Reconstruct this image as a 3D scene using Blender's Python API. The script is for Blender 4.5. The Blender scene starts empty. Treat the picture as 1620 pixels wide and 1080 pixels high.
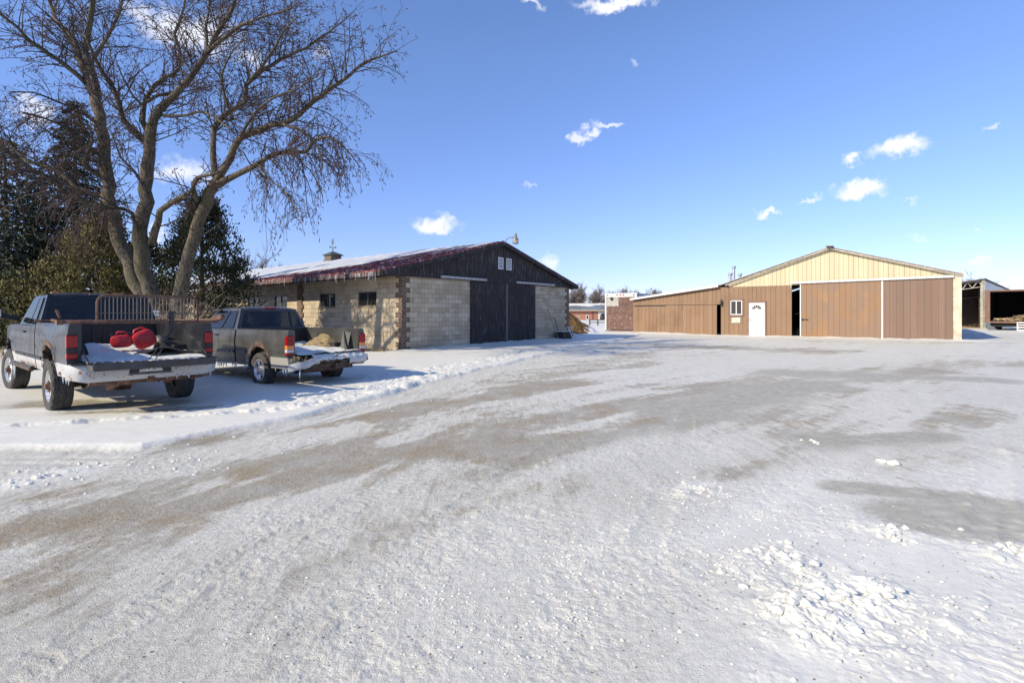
import bpy, math, random
import numpy as np
from mathutils import Vector, Matrix
random.seed(7); np.random.seed(7)
R = math.radians
C = bpy.context.scene.collection
sc = bpy.context.scene
FPX, HZ, EYE = 840.0, 498.0, 1.5

# ------------------------------------------------------------------ camera
cam = bpy.data.objects.new('camera', bpy.data.cameras.new('camera')); C.objects.link(cam)
cam.location = (0, 0, EYE); cam.rotation_euler = (R(90), 0, 0)
cam.data.sensor_width = 36; cam.data.lens = 36*FPX/1620
cam.data.shift_y = (HZ-540)/1620
cam.data.clip_start = 0.1; cam.data.clip_end = 6000
sc.camera = cam
# ------------------------------------------------------------------ light
SUN_EL, SAZ = 31.0, math.atan2(-.84, -.54)       # direction towards the sun
sdir = Vector((-.84*math.cos(R(SUN_EL))/math.hypot(.84,.54), -.54*math.cos(R(SUN_EL))/math.hypot(.84,.54), math.sin(R(SUN_EL))))
sun = bpy.data.objects.new('sun', bpy.data.lights.new('sun', 'SUN')); C.objects.link(sun)
sun.data.energy = 5.0; sun.data.angle = R(0.53); sun.data.color = (1, .88, .66)
sun.rotation_euler = sdir.to_track_quat('Z', 'Y').to_euler()
sc.view_settings.view_transform = 'Standard'; sc.view_settings.look = 'None'
sc.view_settings.exposure = 0.22; sc.view_settings.gamma = 1

w = bpy.data.worlds.new('World'); sc.world = w; w.use_nodes = True
nt = w.node_tree; nt.nodes.clear()
def wn(t, **k):
    n = nt.nodes.new(t)
    for a, b in k.items(): setattr(n, a, b)
    return n
sky = wn('ShaderNodeTexSky'); sky.sky_type = 'NISHITA'; sky.sun_disc = False
sky.sun_elevation = R(SUN_EL); sky.sun_rotation = math.atan2(sdir.x, sdir.y)
sky.air_density = 1.0; sky.dust_density = 0.25; sky.ozone_density = 1.0; sky.altitude = 200
geo = wn('ShaderNodeNewGeometry')
neg = wn('ShaderNodeVectorMath', operation='SCALE'); neg.inputs['Scale'].default_value = -1
tc = wn('ShaderNodeTexCoord')
sep = wn('ShaderNodeSeparateXYZ'); nt.links.new(tc.outputs['Generated'], sep.inputs[0])
az = wn('ShaderNodeMath', operation='ARCTAN2'); nt.links.new(sep.outputs[0], az.inputs[0]); nt.links.new(sep.outputs[1], az.inputs[1])
el = wn('ShaderNodeMath', operation='ARCSINE'); nt.links.new(sep.outputs[2], el.inputs[0])
cmb = wn('ShaderNodeCombineXYZ'); nt.links.new(az.outputs[0], cmb.inputs[0]); nt.links.new(el.outputs[0], cmb.inputs[1])
nz = wn('ShaderNodeTexNoise'); nz.inputs['Scale'].default_value = 26; nz.inputs['Detail'].default_value = 6; nz.inputs['Roughness'].default_value = .62
nt.links.new(tc.outputs['Generated'], nz.inputs['Vector'])
nsub = wn('ShaderNodeVectorMath', operation='SUBTRACT'); nsub.inputs[1].default_value = (.5, .5, .5)
nt.links.new(nz.outputs['Color'], nsub.inputs[0])
nsc = wn('ShaderNodeVectorMath', operation='SCALE'); nsc.inputs['Scale'].default_value = .075; nt.links.new(nsub.outputs[0], nsc.inputs[0])
wrp = wn('ShaderNodeVectorMath', operation='ADD'); nt.links.new(cmb.outputs[0], wrp.inputs[0]); nt.links.new(nsc.outputs[0], wrp.inputs[1])
# clouds: pixel centre and half size of each small cumulus puff, placed on the sky by azimuth and elevation
CL = [(1428,236,52,17,1),(1352,251,17,9,.9),(1362,303,44,15,1),(1212,336,14,7,.8),(1280,314,20,5,.6),(1552,413,32,5,.55),(1556,206,14,6,.45),
      (1430,316,18,3,.3),(1548,366,9,3,.3),(692,355,36,12,.85),(868,415,16,13,.6),(975,6,60,12,1),(912,219,13,8,.7),(932,207,20,8,.75),(962,194,26,6,.65),
      (845,4,22,7,.6),(1006,98,10,5,.3),(1450,374,12,4,.25),(300,50,80,34,.8),(230,20,40,20,.6),(400,95,30,14,.5),(295,272,50,20,.75),(45,175,34,16,.65),(250,372,16,22,.6),(510,80,9,9,.3),(840,296,14,3,.3)]
prev = None
for (px, py, rx, ry, s) in CL:
    gx, gz = (px-810)/FPX, (HZ-py)/FPX
    a0 = math.atan2(gx, 1); e0 = math.atan2(gz, math.hypot(gx, 1))
    ka = math.cos(a0)**2/FPX; ke = math.cos(a0)*math.cos(e0)**2/FPX
    sb = wn('ShaderNodeVectorMath', operation='SUBTRACT'); nt.links.new(wrp.outputs[0], sb.inputs[0]); sb.inputs[1].default_value = (a0, e0, 0)
    ml = wn('ShaderNodeVectorMath', operation='MULTIPLY'); nt.links.new(sb.outputs[0], ml.inputs[0]); ml.inputs[1].default_value = (1/(rx*ka*1.02), 1/(ry*ke*1.12), 0)
    ln = wn('ShaderNodeVectorMath', operation='LENGTH'); nt.links.new(ml.outputs[0], ln.inputs[0])
    mr = wn('ShaderNodeMapRange'); mr.interpolation_type = 'SMOOTHSTEP'; nt.links.new(ln.outputs['Value'], mr.inputs[0])
    mr.inputs[1].default_value = 1.25; mr.inputs[2].default_value = .25; mr.inputs[3].default_value = 0; mr.inputs[4].default_value = s
    if prev is None: prev = mr.outputs[0]
    else:
        mx = wn('ShaderNodeMath', operation='MAXIMUM'); nt.links.new(prev, mx.inputs[0]); nt.links.new(mr.outputs[0], mx.inputs[1]); prev = mx.outputs[0]
mix = wn('ShaderNodeMixRGB'); nt.links.new(prev, mix.inputs[0])
hs = wn('ShaderNodeMixRGB', blend_type='MULTIPLY'); hs.inputs[0].default_value = 1; 
tr_ = wn('ShaderNodeMapRange'); nt.links.new(el.outputs[0], tr_.inputs[0]); tr_.inputs[1].default_value = 0; tr_.inputs[2].default_value = .45
tm_ = wn('ShaderNodeMixRGB'); nt.links.new(tr_.outputs[0], tm_.inputs[0]); tm_.inputs[1].default_value = (.72, .77, 1.24, 1); tm_.inputs[2].default_value = (.95, 1.09, 1.46, 1); nt.links.new(tm_.outputs[0], hs.inputs[2])
nt.links.new(sky.outputs[0], hs.inputs[1]); nt.links.new(hs.outputs[0], mix.inputs[1])
mix.inputs[2].default_value = (7.4, 7.4, 7.8, 1)
bg = wn('ShaderNodeBackground'); bg.inputs[1].default_value = .13; nt.links.new(mix.outputs[0], bg.inputs[0])
out = wn('ShaderNodeOutputWorld'); nt.links.new(bg.outputs[0], out.inputs[0])

# ------------------------------------------------------------------ helpers
def P(px, py, Y=None, g=0.0):
    """world point seen at pixel (px,py): on the ground, or at depth Y"""
    if Y is None: Y = (EYE-g)*FPX/(py-HZ)
    return Vector(((px-810)/FPX*Y, Y, EYE-(py-HZ)/FPX*Y))

_perm = np.random.RandomState(3).rand(512, 512)
def vnoise(x, y):
    xi = np.floor(x).astype(int); yi = np.floor(y).astype(int); fx = x-xi; fy = y-yi
    fx = fx*fx*fx*(fx*(fx*6-15)+10); fy = fy*fy*fy*(fy*(fy*6-15)+10)
    a = _perm[xi % 512, yi % 512]; b = _perm[(xi+1) % 512, yi % 512]; c = _perm[xi % 512, (yi+1) % 512]; d = _perm[(xi+1) % 512, (yi+1) % 512]
    return (a*(1-fx)+b*fx)*(1-fy)+(c*(1-fx)+d*fx)*fy
def fbm(x, y, o=4, g=.5):
    s = 0; a = 1; t = 0
    for i in range(o):
        s = s+a*vnoise(x*2**i+17.3*i, y*2**i+9.1*i); t += a; a *= g
    return s/t
def sst(a, b, x):
    t = np.clip((x-a)/(b-a), 0, 1); return t*t*(3-2*t)
def gz(x, y):
    r = np.hypot(x, y); return .15*sst(20, 33, r)+.05*sst(38, 52, r)

class MB:
    def __init__(s): s.v = []; s.f = []
    def add(s, vs, fs):
        n = len(s.v); s.v += [tuple(p) for p in vs]; s.f += [tuple(i+n for i in q) for q in fs]; return s
    def box(s, x0, x1, y0, y1, z0, z1, M=None):
        vs = [Vector((x, y, z)) for x in (x0, x1) for y in (y0, y1) for z in (z0, z1)]
        if M is not None: vs = [M @ p for p in vs]
        return s.add(vs, [(0,1,3,2),(4,6,7,5),(0,4,5,1),(2,3,7,6),(0,2,6,4),(1,5,7,3)])
    def obox(s, c, size, rot=(0,0,0)):
        from mathutils import Euler
        M = Matrix.Translation(c) @ Euler(rot).to_matrix().to_4x4(); a, b, d = [q/2 for q in size]
        return s.box(-a, a, -b, b, -d, d, M)
    def bar(s, p, q, wd, h, up=(0,0,1)):
        p = Vector(p); q = Vector(q); d = (q-p).normalized(); up = Vector(up)
        if abs(d.dot(up)) > .98: up = Vector((1,0,0))
        sd = d.cross(up).normalized()*wd/2; u = sd.cross(d).normalized()*h/2
        vs = [a+b+c for a in (p, q) for b in (-sd, sd) for c in (-u, u)]
        return s.add(vs, [(0,1,3,2),(4,6,7,5),(0,4,5,1),(2,3,7,6),(0,2,6,4),(1,5,7,3)])
    def prism(s, pts, off):
        n = len(pts); off = Vector(off); pts = [Vector(p) for p in pts]
        return s.add(pts+[p+off for p in pts], [tuple(range(n))[::-1], tuple(range(n, 2*n))]+[(i, (i+1) % n, n+(i+1) % n, n+i) for i in range(n)])
    def grid(s, g, thick=None):
        m = len(g); k = len(g[0]); vs = [p for row in g for p in row]
        fs = [(i*k+j, i*k+j+1, (i+1)*k+j+1, (i+1)*k+j) for i in range(m-1) for j in range(k-1)]
        return s.add(vs, fs)
    def tube(s, pts, rad, n=6, cap=True):
        pts = [Vector(p) for p in pts]; m = len(pts)
        if not hasattr(rad, '__len__'): rad = [rad]*m
        vs = []; ref = None
        for i, p in enumerate(pts):
            d = (pts[min(i+1, m-1)]-pts[max(i-1, 0)])
            d = d.normalized() if d.length > 1e-9 else Vector((0,0,1))
            if ref is None:
                ref = Vector((0,0,1)) if abs(d.z) < .9 else Vector((1,0,0))
            a = (ref-d*ref.dot(d)).normalized(); b = d.cross(a); ref = a
            for k in range(n):
                t = 2*math.pi*k/n; vs.append(p+(a*math.cos(t)+b*math.sin(t))*rad[i])
        fs = [(i*n+k, i*n+(k+1) % n, (i+1)*n+(k+1) % n, (i+1)*n+k) for i in range(m-1) for k in range(n)]
        if cap: fs += [tuple(range(n))[::-1], tuple(range((m-1)*n, m*n))]
        return s.add(vs, fs)
    def lathe(s, prof, M, n=32, a0=0, a1=2*math.pi):
        """prof: (radius, height along local z)"""
        full = abs(a1-a0-2*math.pi) < 1e-6; k = n if full else n+1
        vs = [M @ Vector((r*math.cos(a0+(a1-a0)*i/n), r*math.sin(a0+(a1-a0)*i/n), h)) for (r, h) in prof for i in range(k)]
        fs = [(j*k+i, j*k+(i+1) % k, (j+1)*k+(i+1) % k, (j+1)*k+i) for j in range(len(prof)-1) for i in range(k if full else n)]
        return s.add(vs, fs)
    def ico(s, c, r, jit=.25, sq=(1,1,1)):
        t = (1+5**.5)/2
        vs = [(-1,t,0),(1,t,0),(-1,-t,0),(1,-t,0),(0,-1,t),(0,1,t),(0,-1,-t),(0,1,-t),(t,0,-1),(t,0,1),(-t,0,-1),(-t,0,1)]
        fs = [(0,11,5),(0,5,1),(0,1,7),(0,7,10),(0,10,11),(1,5,9),(5,11,4),(11,10,2),(10,7,6),(7,1,8),(3,9,4),(3,4,2),(3,2,6),(3,6,8),(3,8,9),(4,9,5),(2,4,11),(6,2,10),(8,6,7),(9,8,1)]
        return s.add([Vector((c[0]+p[0]*r/1.9*sq[0]*(1+random.uniform(-jit, jit)), c[1]+p[1]*r/1.9*sq[1]*(1+random.uniform(-jit, jit)), c[2]+p[2]*r/1.9*sq[2]*(1+random.uniform(-jit, jit)))) for p in vs], fs)
    def build(s, name, mat, parent=None, smooth=False, uv=True, bevel=0, fixn=True):
        me = bpy.data.meshes.new(name); me.from_pydata(s.v, [], s.f)
        o = bpy.data.objects.new(name, me); C.objects.link(o)
        if mat: me.materials.append(mat)
        if fixn and len(s.f) < 20000:
            import bmesh
            bm = bmesh.new(); bm.from_mesh(me); bmesh.ops.recalc_face_normals(bm, faces=bm.faces); bm.to_mesh(me); bm.free()
        if uv and len(s.f) < 60000:
            ul = me.uv_layers.new(name='UVMap').data
            for p in me.polygons:
                n = p.normal; ax = 0 if abs(n.x) > abs(n.y) else 1
                if abs(n.z) > .8: ax = 2
                for li in p.loop_indices:
                    c = me.vertices[me.loops[li].vertex_index].co
                    ul[li].uv = (c.y, c.z) if ax == 0 else (c.x, c.z) if ax == 1 else (c.x, c.y)
        if smooth:
            me.polygons.foreach_set('use_smooth', [True]*len(me.polygons))
            if smooth is not True: me.set_sharp_from_angle(angle=R(smooth))
        if bevel:
            b = o.modifiers.new('bevel', 'BEVEL'); b.width = bevel; b.segments = 2; b.limit_method = 'ANGLE'; b.angle_limit = R(40)
        if parent: o.parent = parent
        return o
def tag(o, label=None, cat=None, group=None, kind=None):
    if label: o['label'] = label
    if cat: o['category'] = cat
    if group: o['group'] = group
    if kind: o['kind'] = kind
    return o
def thing(name, label, cat, loc=(0,0,0), rz=0, group=None):
    o = bpy.data.objects.new(name, None); C.objects.link(o); o.location = loc; o.rotation_euler = (0, 0, rz); o.empty_display_size = .2
    return tag(o, label, cat, group)

# ------------------------------------------------------------------ materials
class M:
    """small node helper"""
    def __init__(s, name, rough=.7, metal=0, spec=.5, coat=0):
        s.m = bpy.data.materials.new(name); s.m.use_nodes = True; s.t = s.m.node_tree; s.b = s.t.nodes['Principled BSDF']
        s.set('Roughness', rough); s.set('Metallic', metal); s.set('Specular IOR Level', spec)
        if coat: s.set('Coat Weight', coat); s.set('Coat Roughness', .08)
        s.tc = s.t.nodes.new('ShaderNodeTexCoord')
    def set(s, k, v):
        if hasattr(v, 'is_output') or isinstance(v, bpy.types.NodeSocket): s.t.links.new(v, s.b.inputs[k])
        else: s.b.inputs[k].default_value = v
    def lk(s, v, i):
        if isinstance(v, bpy.types.NodeSocket): s.t.links.new(v, i)
        elif v is not None:
            try: i.default_value = v
            except Exception:
                n = len(i.default_value); i.default_value = (v,)*n if not hasattr(v, '__len__') else (tuple(v)+(1,))[:n]
    def mp(s, scale=(1,1,1), src='Object', loc=(0,0,0)):
        n = s.t.nodes.new('ShaderNodeMapping'); s.t.links.new(s.tc.outputs[src], n.inputs[0]); n.inputs['Scale'].default_value = scale; n.inputs['Location'].default_value = loc
        return n.outputs[0]
    def noise(s, sc=5, det=4, rough=.55, vec=None, dist=0):
        n = s.t.nodes.new('ShaderNodeTexNoise'); s.lk(vec if vec is not None else s.tc.outputs['Object'], n.inputs['Vector'])
        n.inputs['Scale'].default_value = sc; n.inputs['Detail'].default_value = det; n.inputs['Roughness'].default_value = rough; n.inputs['Distortion'].default_value = dist
        return n.outputs['Fac']
    def voro(s, sc=5, vec=None, feat='F1', o='Distance'):
        n = s.t.nodes.new('ShaderNodeTexVoronoi'); n.feature = feat; s.lk(vec if vec is not None else s.tc.outputs['Object'], n.inputs['Vector']); n.inputs['Scale'].default_value = sc
        return n.outputs[o]
    def ramp(s, v, a, b, lo=0., hi=1.):
        n = s.t.nodes.new('ShaderNodeMapRange'); s.lk(v, n.inputs[0]); n.inputs[1].default_value = a; n.inputs[2].default_value = b; n.inputs[3].default_value = lo; n.inputs[4].default_value = hi
        n.interpolation_type = 'SMOOTHSTEP'; return n.outputs[0]
    def math(s, op, a, b=None, c=None):
        n = s.t.nodes.new('ShaderNodeMath'); n.operation = op
        s.lk(a, n.inputs[0]); s.lk(b, n.inputs[1]); s.lk(c, n.inputs[2]) if c is not None else None
        return n.outputs[0]
    def mix(s, f, a, b, blend='MIX'):
        n = s.t.nodes.new('ShaderNodeMixRGB'); n.blend_type = blend; s.lk(f, n.inputs[0]); s.lk(a, n.inputs[1]); s.lk(b, n.inputs[2]); return n.outputs[0]
    def sep(s, vec=None, src='Object'):
        n = s.t.nodes.new('ShaderNodeSeparateXYZ'); s.lk(vec if vec is not None else s.tc.outputs[src], n.inputs[0]); return n.outputs
    def attr(s, name):
        n = s.t.nodes.new('ShaderNodeAttribute'); n.attribute_name = name; return n.outputs['Fac']
    def bump(s, h, st=.3, d=.01):
        n = s.t.nodes.new('ShaderNodeBump'); s.lk(h, n.inputs['Height']); n.inputs['Strength'].default_value = st; n.inputs['Distance'].default_value = d
        s.t.links.new(n.outputs[0], s.b.inputs['Normal']); return n
    def brick(s, bw, rh, c1, c2, mortar, msize=.006, off=.5, vec=None):
        n = s.t.nodes.new('ShaderNodeTexBrick'); s.lk(vec if vec is not None else s.tc.outputs['UV'], n.inputs['Vector'])
        n.offset = off; n.inputs['Scale'].default_value = 1; n.inputs['Brick Width'].default_value = bw; n.inputs['Row Height'].default_value = rh
        n.inputs['Mortar Size'].default_value = msize; n.inputs['Mortar Smooth'].default_value = .15; n.inputs['Bias'].default_value = 0
        s.lk(c1, n.inputs['Color1']); s.lk(c2, n.inputs['Color2']); s.lk(mortar, n.inputs['Mortar'])
        return n
def C4(c): return tuple(c)+(1,)
def simple(name, col, rough=.7, metal=0, var=.25, sc=8, bump=0, spec=.5, coat=0, stretch=(1,1,1), col2=None):
    m = M(name, rough, metal, spec, coat); v = m.mp(stretch)
    n = m.noise(sc, 6, .6, v); d = col2 or tuple(c*(1-var) for c in col); l = tuple(min(1, c*(1+var)) for c in col)
    m.set('Base Color', m.mix(m.ramp(n, .3, .7), C4(d), C4(l) if not col2 else C4(col)))
    m.set('Roughness', m.ramp(n, .2, .8, max(0, rough-.1), min(1, rough+.1)))
    if bump: m.bump(m.noise(sc*4, 5, .6, v), bump, .01)
    return m.m

def snow_mat(name='snow'):
    m = M(name, .62, 0, .3); n = m.noise(6, 6, .6); m.set('Base Color', m.mix(m.ramp(n, .3, .7), (.63,.62,.565,1), (.72,.71,.65,1)))
    m.bump(m.math('ADD', m.noise(14, 6, .65), m.math('MULTIPLY', m.noise(90, 3, .6), .35)), .5, .02); return m.m
SNOW = snow_mat()

def ground_mat():
    m = M('snowy_gravel_lot', .6, 0, .3)
    dirt, clean, ice = m.attr('dirt'), m.attr('clean'), m.attr('ice')
    vs = m.mp((1.0, .3, 1)); nbig = m.noise(1.7, 8, .68); nfine = m.noise(22, 8, .75); nspk = m.noise(130, 4, .7); nmid = m.noise(6, 8, .7)
    # breakup
    k = m.math('ADD', dirt, m.math('MULTIPLY', m.math('SUBTRACT', nmid, .5), 1.1)); k = m.math('ADD', k, m.math('MULTIPLY', m.math('SUBTRACT', nfine, .5), 1.0)); k = m.math('ADD', k, m.math('MULTIPLY', m.math('SUBTRACT', nspk, .5), .5))
    vr = m.t.nodes.new('ShaderNodeMapping'); m.t.links.new(m.tc.outputs['Object'], vr.inputs[0]); vr.inputs['Rotation'].default_value = (0, 0, R(33)); vr.inputs['Scale'].default_value = (1, .16, 1)
    nst = m.noise(9, 9, .72, vr.outputs[0]); k = m.math('ADD', k, m.math('MULTIPLY', m.math('SUBTRACT', nst, .5), .85))
    fac = m.ramp(k, .30, .74)
    gravel = m.mix(m.ramp(nspk, .3, .7), (.150,.132,.092,1), (.37,.335,.25,1)); gravel = m.mix(m.ramp(nbig, .35, .65), gravel, m.mix(1, gravel, (1.22,1.0,.72,1), 'MULTIPLY'))
    gravel = m.mix(m.ramp(m.noise(60, 2, .5), .62, .72), gravel, (.62,.62,.62,1))
    packed = m.mix(m.ramp(nfine, .3, .75), (.54,.52,.45,1), (.82,.80,.71,1)); packed = m.mix(m.ramp(nst, .50, .68, 0, .55), packed, (.44,.42,.365,1)); packed = m.mix(m.ramp(nst, .47, .33, 0, .5), packed, (.84,.82,.76,1)); packed = m.mix(m.ramp(nspk, .60, .78), packed, (.38,.36,.32,1))
    cl = m.mix(m.ramp(nmid, .3, .7), (.68,.668,.60,1), (.76,.748,.68,1))
    base = m.mix(clean, packed, cl)
    col = m.mix(m.math('MULTIPLY', fac, m.ramp(nbig, .3, .7, .48, .84)), base, gravel)
    icec = m.mix(m.ramp(nmid, .3, .75), (.37,.35,.285,1), (.54,.52,.44,1))
    col = m.mix(m.ramp(m.math('ADD', ice, m.math('MULTIPLY', m.math('SUBTRACT', nfine, .5), .9)), .22, .58), col, icec)
    vx = m.voro(38); speck = m.math('MULTIPLY', m.ramp(vx, .09, .05), m.ramp(m.noise(7, 3, .6), .5, .62))
    col = m.mix(m.math('MULTIPLY', speck, m.math('SUBTRACT', 1, clean)), col, (.14,.12,.10,1))
    m.set('Base Color', col)
    m.set('Roughness', m.ramp(nfine, .3, .7, .42, .75))
    h = m.math('ADD', m.math('MULTIPLY', nfine, 1.), m.math('MULTIPLY', nspk, .5)); h = m.math('ADD', h, m.math('MULTIPLY', nmid, .8))
    b = m.bump(h, .55, .02); 
    st = m.math('SUBTRACT', 1, m.math('MULTIPLY', clean, .72)); m.t.links.new(st, b.inputs['Strength'])
    return m.m

def block_mat():
    m = M('tan_split_block', .85)
    b1 = m.brick(.4, .2, (.40,.325,.22,1), (.58,.50,.37,1), (.30,.25,.18,1), .005)
    b2 = m.brick(.2, .2, (1,1,1,1), (.93,.93,.93,1), (.70,.67,.64,1), .007, 0)
    c = m.mix(1, b1.outputs['Color'], b2.outputs['Color'], 'MULTIPLY')
    n = m.noise(1.1, 6, .65); c = m.mix(m.ramp(n, .45, .75), c, m.mix(1, c, (.74,.73,.72,1), 'MULTIPLY'))
    n2 = m.noise(.6, 5, .6, m.mp((1,1,3))); c = m.mix(m.ramp(n2, .5, .75, 0, .5), c, (.66,.61,.52,1))
    c = m.mix(m.ramp(m.noise(30, 5, .7), .3, .7, 0, .25), c, (.30,.25,.18,1))
    m.set('Base Color', c)
    m.bump(m.math('ADD', m.math('MULTIPLY', b2.outputs['Fac'], -1.2), m.noise(45, 6, .7)), .7, .012); return m.m
def quoin_mat():
    m = M('brown_corner_brick', .85)
    b = m.brick(.2, .1, (.085,.05,.035,1), (.17,.10,.065,1), (.30,.26,.21,1), .008)
    m.set('Base Color', m.mix(m.ramp(m.noise(3, 5), .3, .8, 0, .5), b.outputs['Color'], (.12,.08,.055,1)))
    m.bump(m.math('ADD', m.math('MULTIPLY', b.outputs['Fac'], -1), m.noise(50, 4)), .6, .01); return m.m
def black_wood():
    m = M('weathered_black_boards', .8)
    n = m.noise(3.0, 8, .75, m.mp((9,9,.55))); n2 = m.noise(1.3, 4, .6)
    f = m.math('MULTIPLY', m.ramp(n, .55, .64), m.ramp(n2, .36, .60))
    c = m.mix(m.ramp(m.noise(2.2, 6, .6, m.mp((4,4,.6))), .3, .7), (.012,.010,.011,1), (.034,.027,.026,1)); c = m.mix(m.math('MULTIPLY', f, .75), c, (.34,.31,.285,1))
    m.set('Base Color', c); m.bump(n, .5, .01); return m.m
def siding(name, col, sp=.28, dirt=(.55,.5,.45), amt=.3, patchy=None):
    m = M(name, .55, 0, .4)
    s = m.sep(src='UV'); cell = m.math('FLOOR', m.math('DIVIDE', s[0], sp))
    wn_ = m.t.nodes.new('ShaderNodeTexWhiteNoise'); wn_.noise_dimensions = '1D'; m.lk(cell, wn_.inputs['W'])
    c = m.mix(wn_.outputs['Value'], C4(tuple(x*.9 for x in col)), C4(tuple(min(1, x*1.08) for x in col)))
    c = m.mix(m.ramp(m.noise(1.0, 6, .65, m.mp((1,1,.5))), .42, .72, 0, amt), c, C4(tuple(a*b for a, b in zip(col, dirt))))
    if patchy: c = m.mix(m.ramp(m.noise(.9, 5, .6), .4, .6), c, C4(patchy))
    c = m.mix(m.ramp(m.noise(25, 6, .7, m.mp((1,1,.2))), .5, .8, 0, .3), c, C4(tuple(x*.7 for x in col)))
    m.set('Base Color', c); m.bump(m.noise(6, 4, .6, m.mp((1,1,.3))), .15, .01); return m.m
def rust_paint(name, col, rust=.62, metal=0, rough=.35, coat=.5, low=None, zsplit=0, zlo=None, dusty=.35):
    """car paint with salt film, dirt and rust breaking out near the lower edges (local z)"""
    m = M(name, rough, metal, .35, coat)
    z = m.sep()[2]
    c = C4(col)
    n = m.noise(2.2, 6, .65); n2 = m.noise(11, 8, .75)
    c = m.mix(m.ramp(n, .4, .75, 0, dusty), c, (.30,.29,.27,1))
    if low:
        lc = m.mix(m.ramp(n2, .4, .7), C4(low), C4(tuple(x*.72 for x in low)))
        c = m.mix(m.ramp(z, zsplit+.006, zsplit-.006), c, lc)
    if zlo is not None:
        salt = m.math('MULTIPLY', m.ramp(z, zlo+.45, zlo), m.ramp(n, .25, .7)); c = m.mix(m.math('MULTIPLY', salt, .25), c, (.46,.45,.43,1))
        e = m.math('ADD', m.ramp(z, zlo+.22, zlo, 0, .34), n2); f = m.ramp(e, rust+.10, rust+.17)
    else: f = m.ramp(n2, rust, rust+.07)
    rc = m.mix(n2, (.10,.04,.018,1), (.33,.15,.06,1)); c = m.mix(f, c, rc)
    m.set('Base Color', c); m.set('Roughness', m.mix(f, m.ramp(n, .3, .7, rough-.08, rough+.2), .85)); m.set('Metallic', m.math('MULTIPLY', m.math('SUBTRACT', 1, f), metal))
    m.set('Coat Weight', m.math('MULTIPLY', m.math('SUBTRACT', 1, f), coat))
    m.bump(m.math('ADD', m.math('MULTIPLY', f, .6), m.math('MULTIPLY', n2, .25)), .25, .006); return m.m
def bark_mat(name, a, b, moss=None):
    m = M(name, .9); v = m.mp((1,1,.22)); n = m.noise(20, 9, .75, v)
    c = m.mix(m.ramp(n, .36, .64), C4(a), C4(b))
    if moss: c = m.mix(m.ramp(m.noise(1.6, 5, .6), .48, .62, 0, .6), c, C4(moss))
    m.set('Base Color', c); m.bump(n, .9, .03); return m.m
def leaf_mat(name, a, b, sc=1.4, sheen=0):
    m = M(name, .75, 0, .25); n = m.noise(sc, 4, .6); n2 = m.noise(18, 2, .5)
    c = m.mix(m.ramp(n, .3, .7), C4(a), C4(b)); c = m.mix(m.ramp(n2, .55, .7, 0, .5), c, C4(tuple(min(1, x*1.7) for x in b)))
    m.set('Base Color', c); return m.m
def glass_mat(name, tint=(.02,.025,.03), see=.35):
    m = M(name, .04, 0, .6); m.set('Base Color', C4(tint)); n = m.noise(3, 5, .6); m.set('Roughness', m.ramp(n, .4, .8, .03, .22))
    tr = m.t.nodes.new('ShaderNodeBsdfTransparent'); tr.inputs[0].default_value = (.6,.65,.68,1)
    mx = m.t.nodes.new('ShaderNodeMixShader'); mx.inputs[0].default_value = 1-see
    m.t.links.new(tr.outputs[0], mx.inputs[1]); m.t.links.new(m.b.outputs[0], mx.inputs[2])
    o = [n for n in m.t.nodes if n.type == 'OUTPUT_MATERIAL'][0]; m.t.links.new(mx.outputs[0], o.inputs[0]); return m.m
def icy(name='ice'):
    m = M(name, .12, 0, .5); m.set('Base Color', (.85,.9,.95,1)); m.set('Transmission Weight', .55); m.set('IOR', 1.31); m.bump(m.noise(30, 3), .4, .01); return m.m

MT = dict(
 black=simple('black_plastic', (.018,.018,.019), .5, var=.4, sc=6), dark=simple('dark_interior', (.02,.019,.018), .85, sc=5),
 rust=simple('rusty_steel', (.14,.075,.048), .85, var=.45, sc=14, bump=.5), rustdk=simple('dark_rusty_steel', (.085,.055,.04), .85, var=.5, sc=12, bump=.5),
 chrome=simple('dull_aluminium', (.62,.62,.63), .33, .85, var=.12, sc=18), white=simple('white_paint', (.64,.63,.61), .5, var=.06, sc=4),
 greymetal=simple('galvanised_metal', (.45,.47,.49), .45, .5, var=.15, sc=5), wood=simple('old_wood', (.22,.15,.09), .8, var=.35, sc=10, bump=.3, stretch=(1,1,.2)),
 red=simple('red_plastic', (.52,.022,.03), .42, var=.15, sc=7), tyre=simple('tyre_rubber', (.075,.07,.064), .9, var=.45, sc=7, bump=.25, col2=(.03,.029,.028)),
 redlens=simple('red_tail_lens', (.30,.004,.008), .2, var=.3, sc=10, coat=.2, spec=.3), amber=simple('amber_lens', (.75,.22,.02), .15, var=.15, sc=10, coat=1), clear=simple('clear_lens', (.55,.53,.50), .15, var=.1, sc=9, coat=1),
 ice=icy(), glass=glass_mat('tinted_glass', see=.3), wglass=glass_mat('window_glass', (.03,.035,.04), see=.15),
 hay=simple('hay_litter', (.24,.18,.09), .95, var=.4, sc=20, bump=.9), soil=simple('brown_manure', (.22,.13,.05), .95, var=.5, sc=9, bump=1.),
)
MT['block'] = block_mat(); MT['quoin'] = quoin_mat(); MT['blackwood'] = black_wood(); MT['ground'] = ground_mat()

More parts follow.
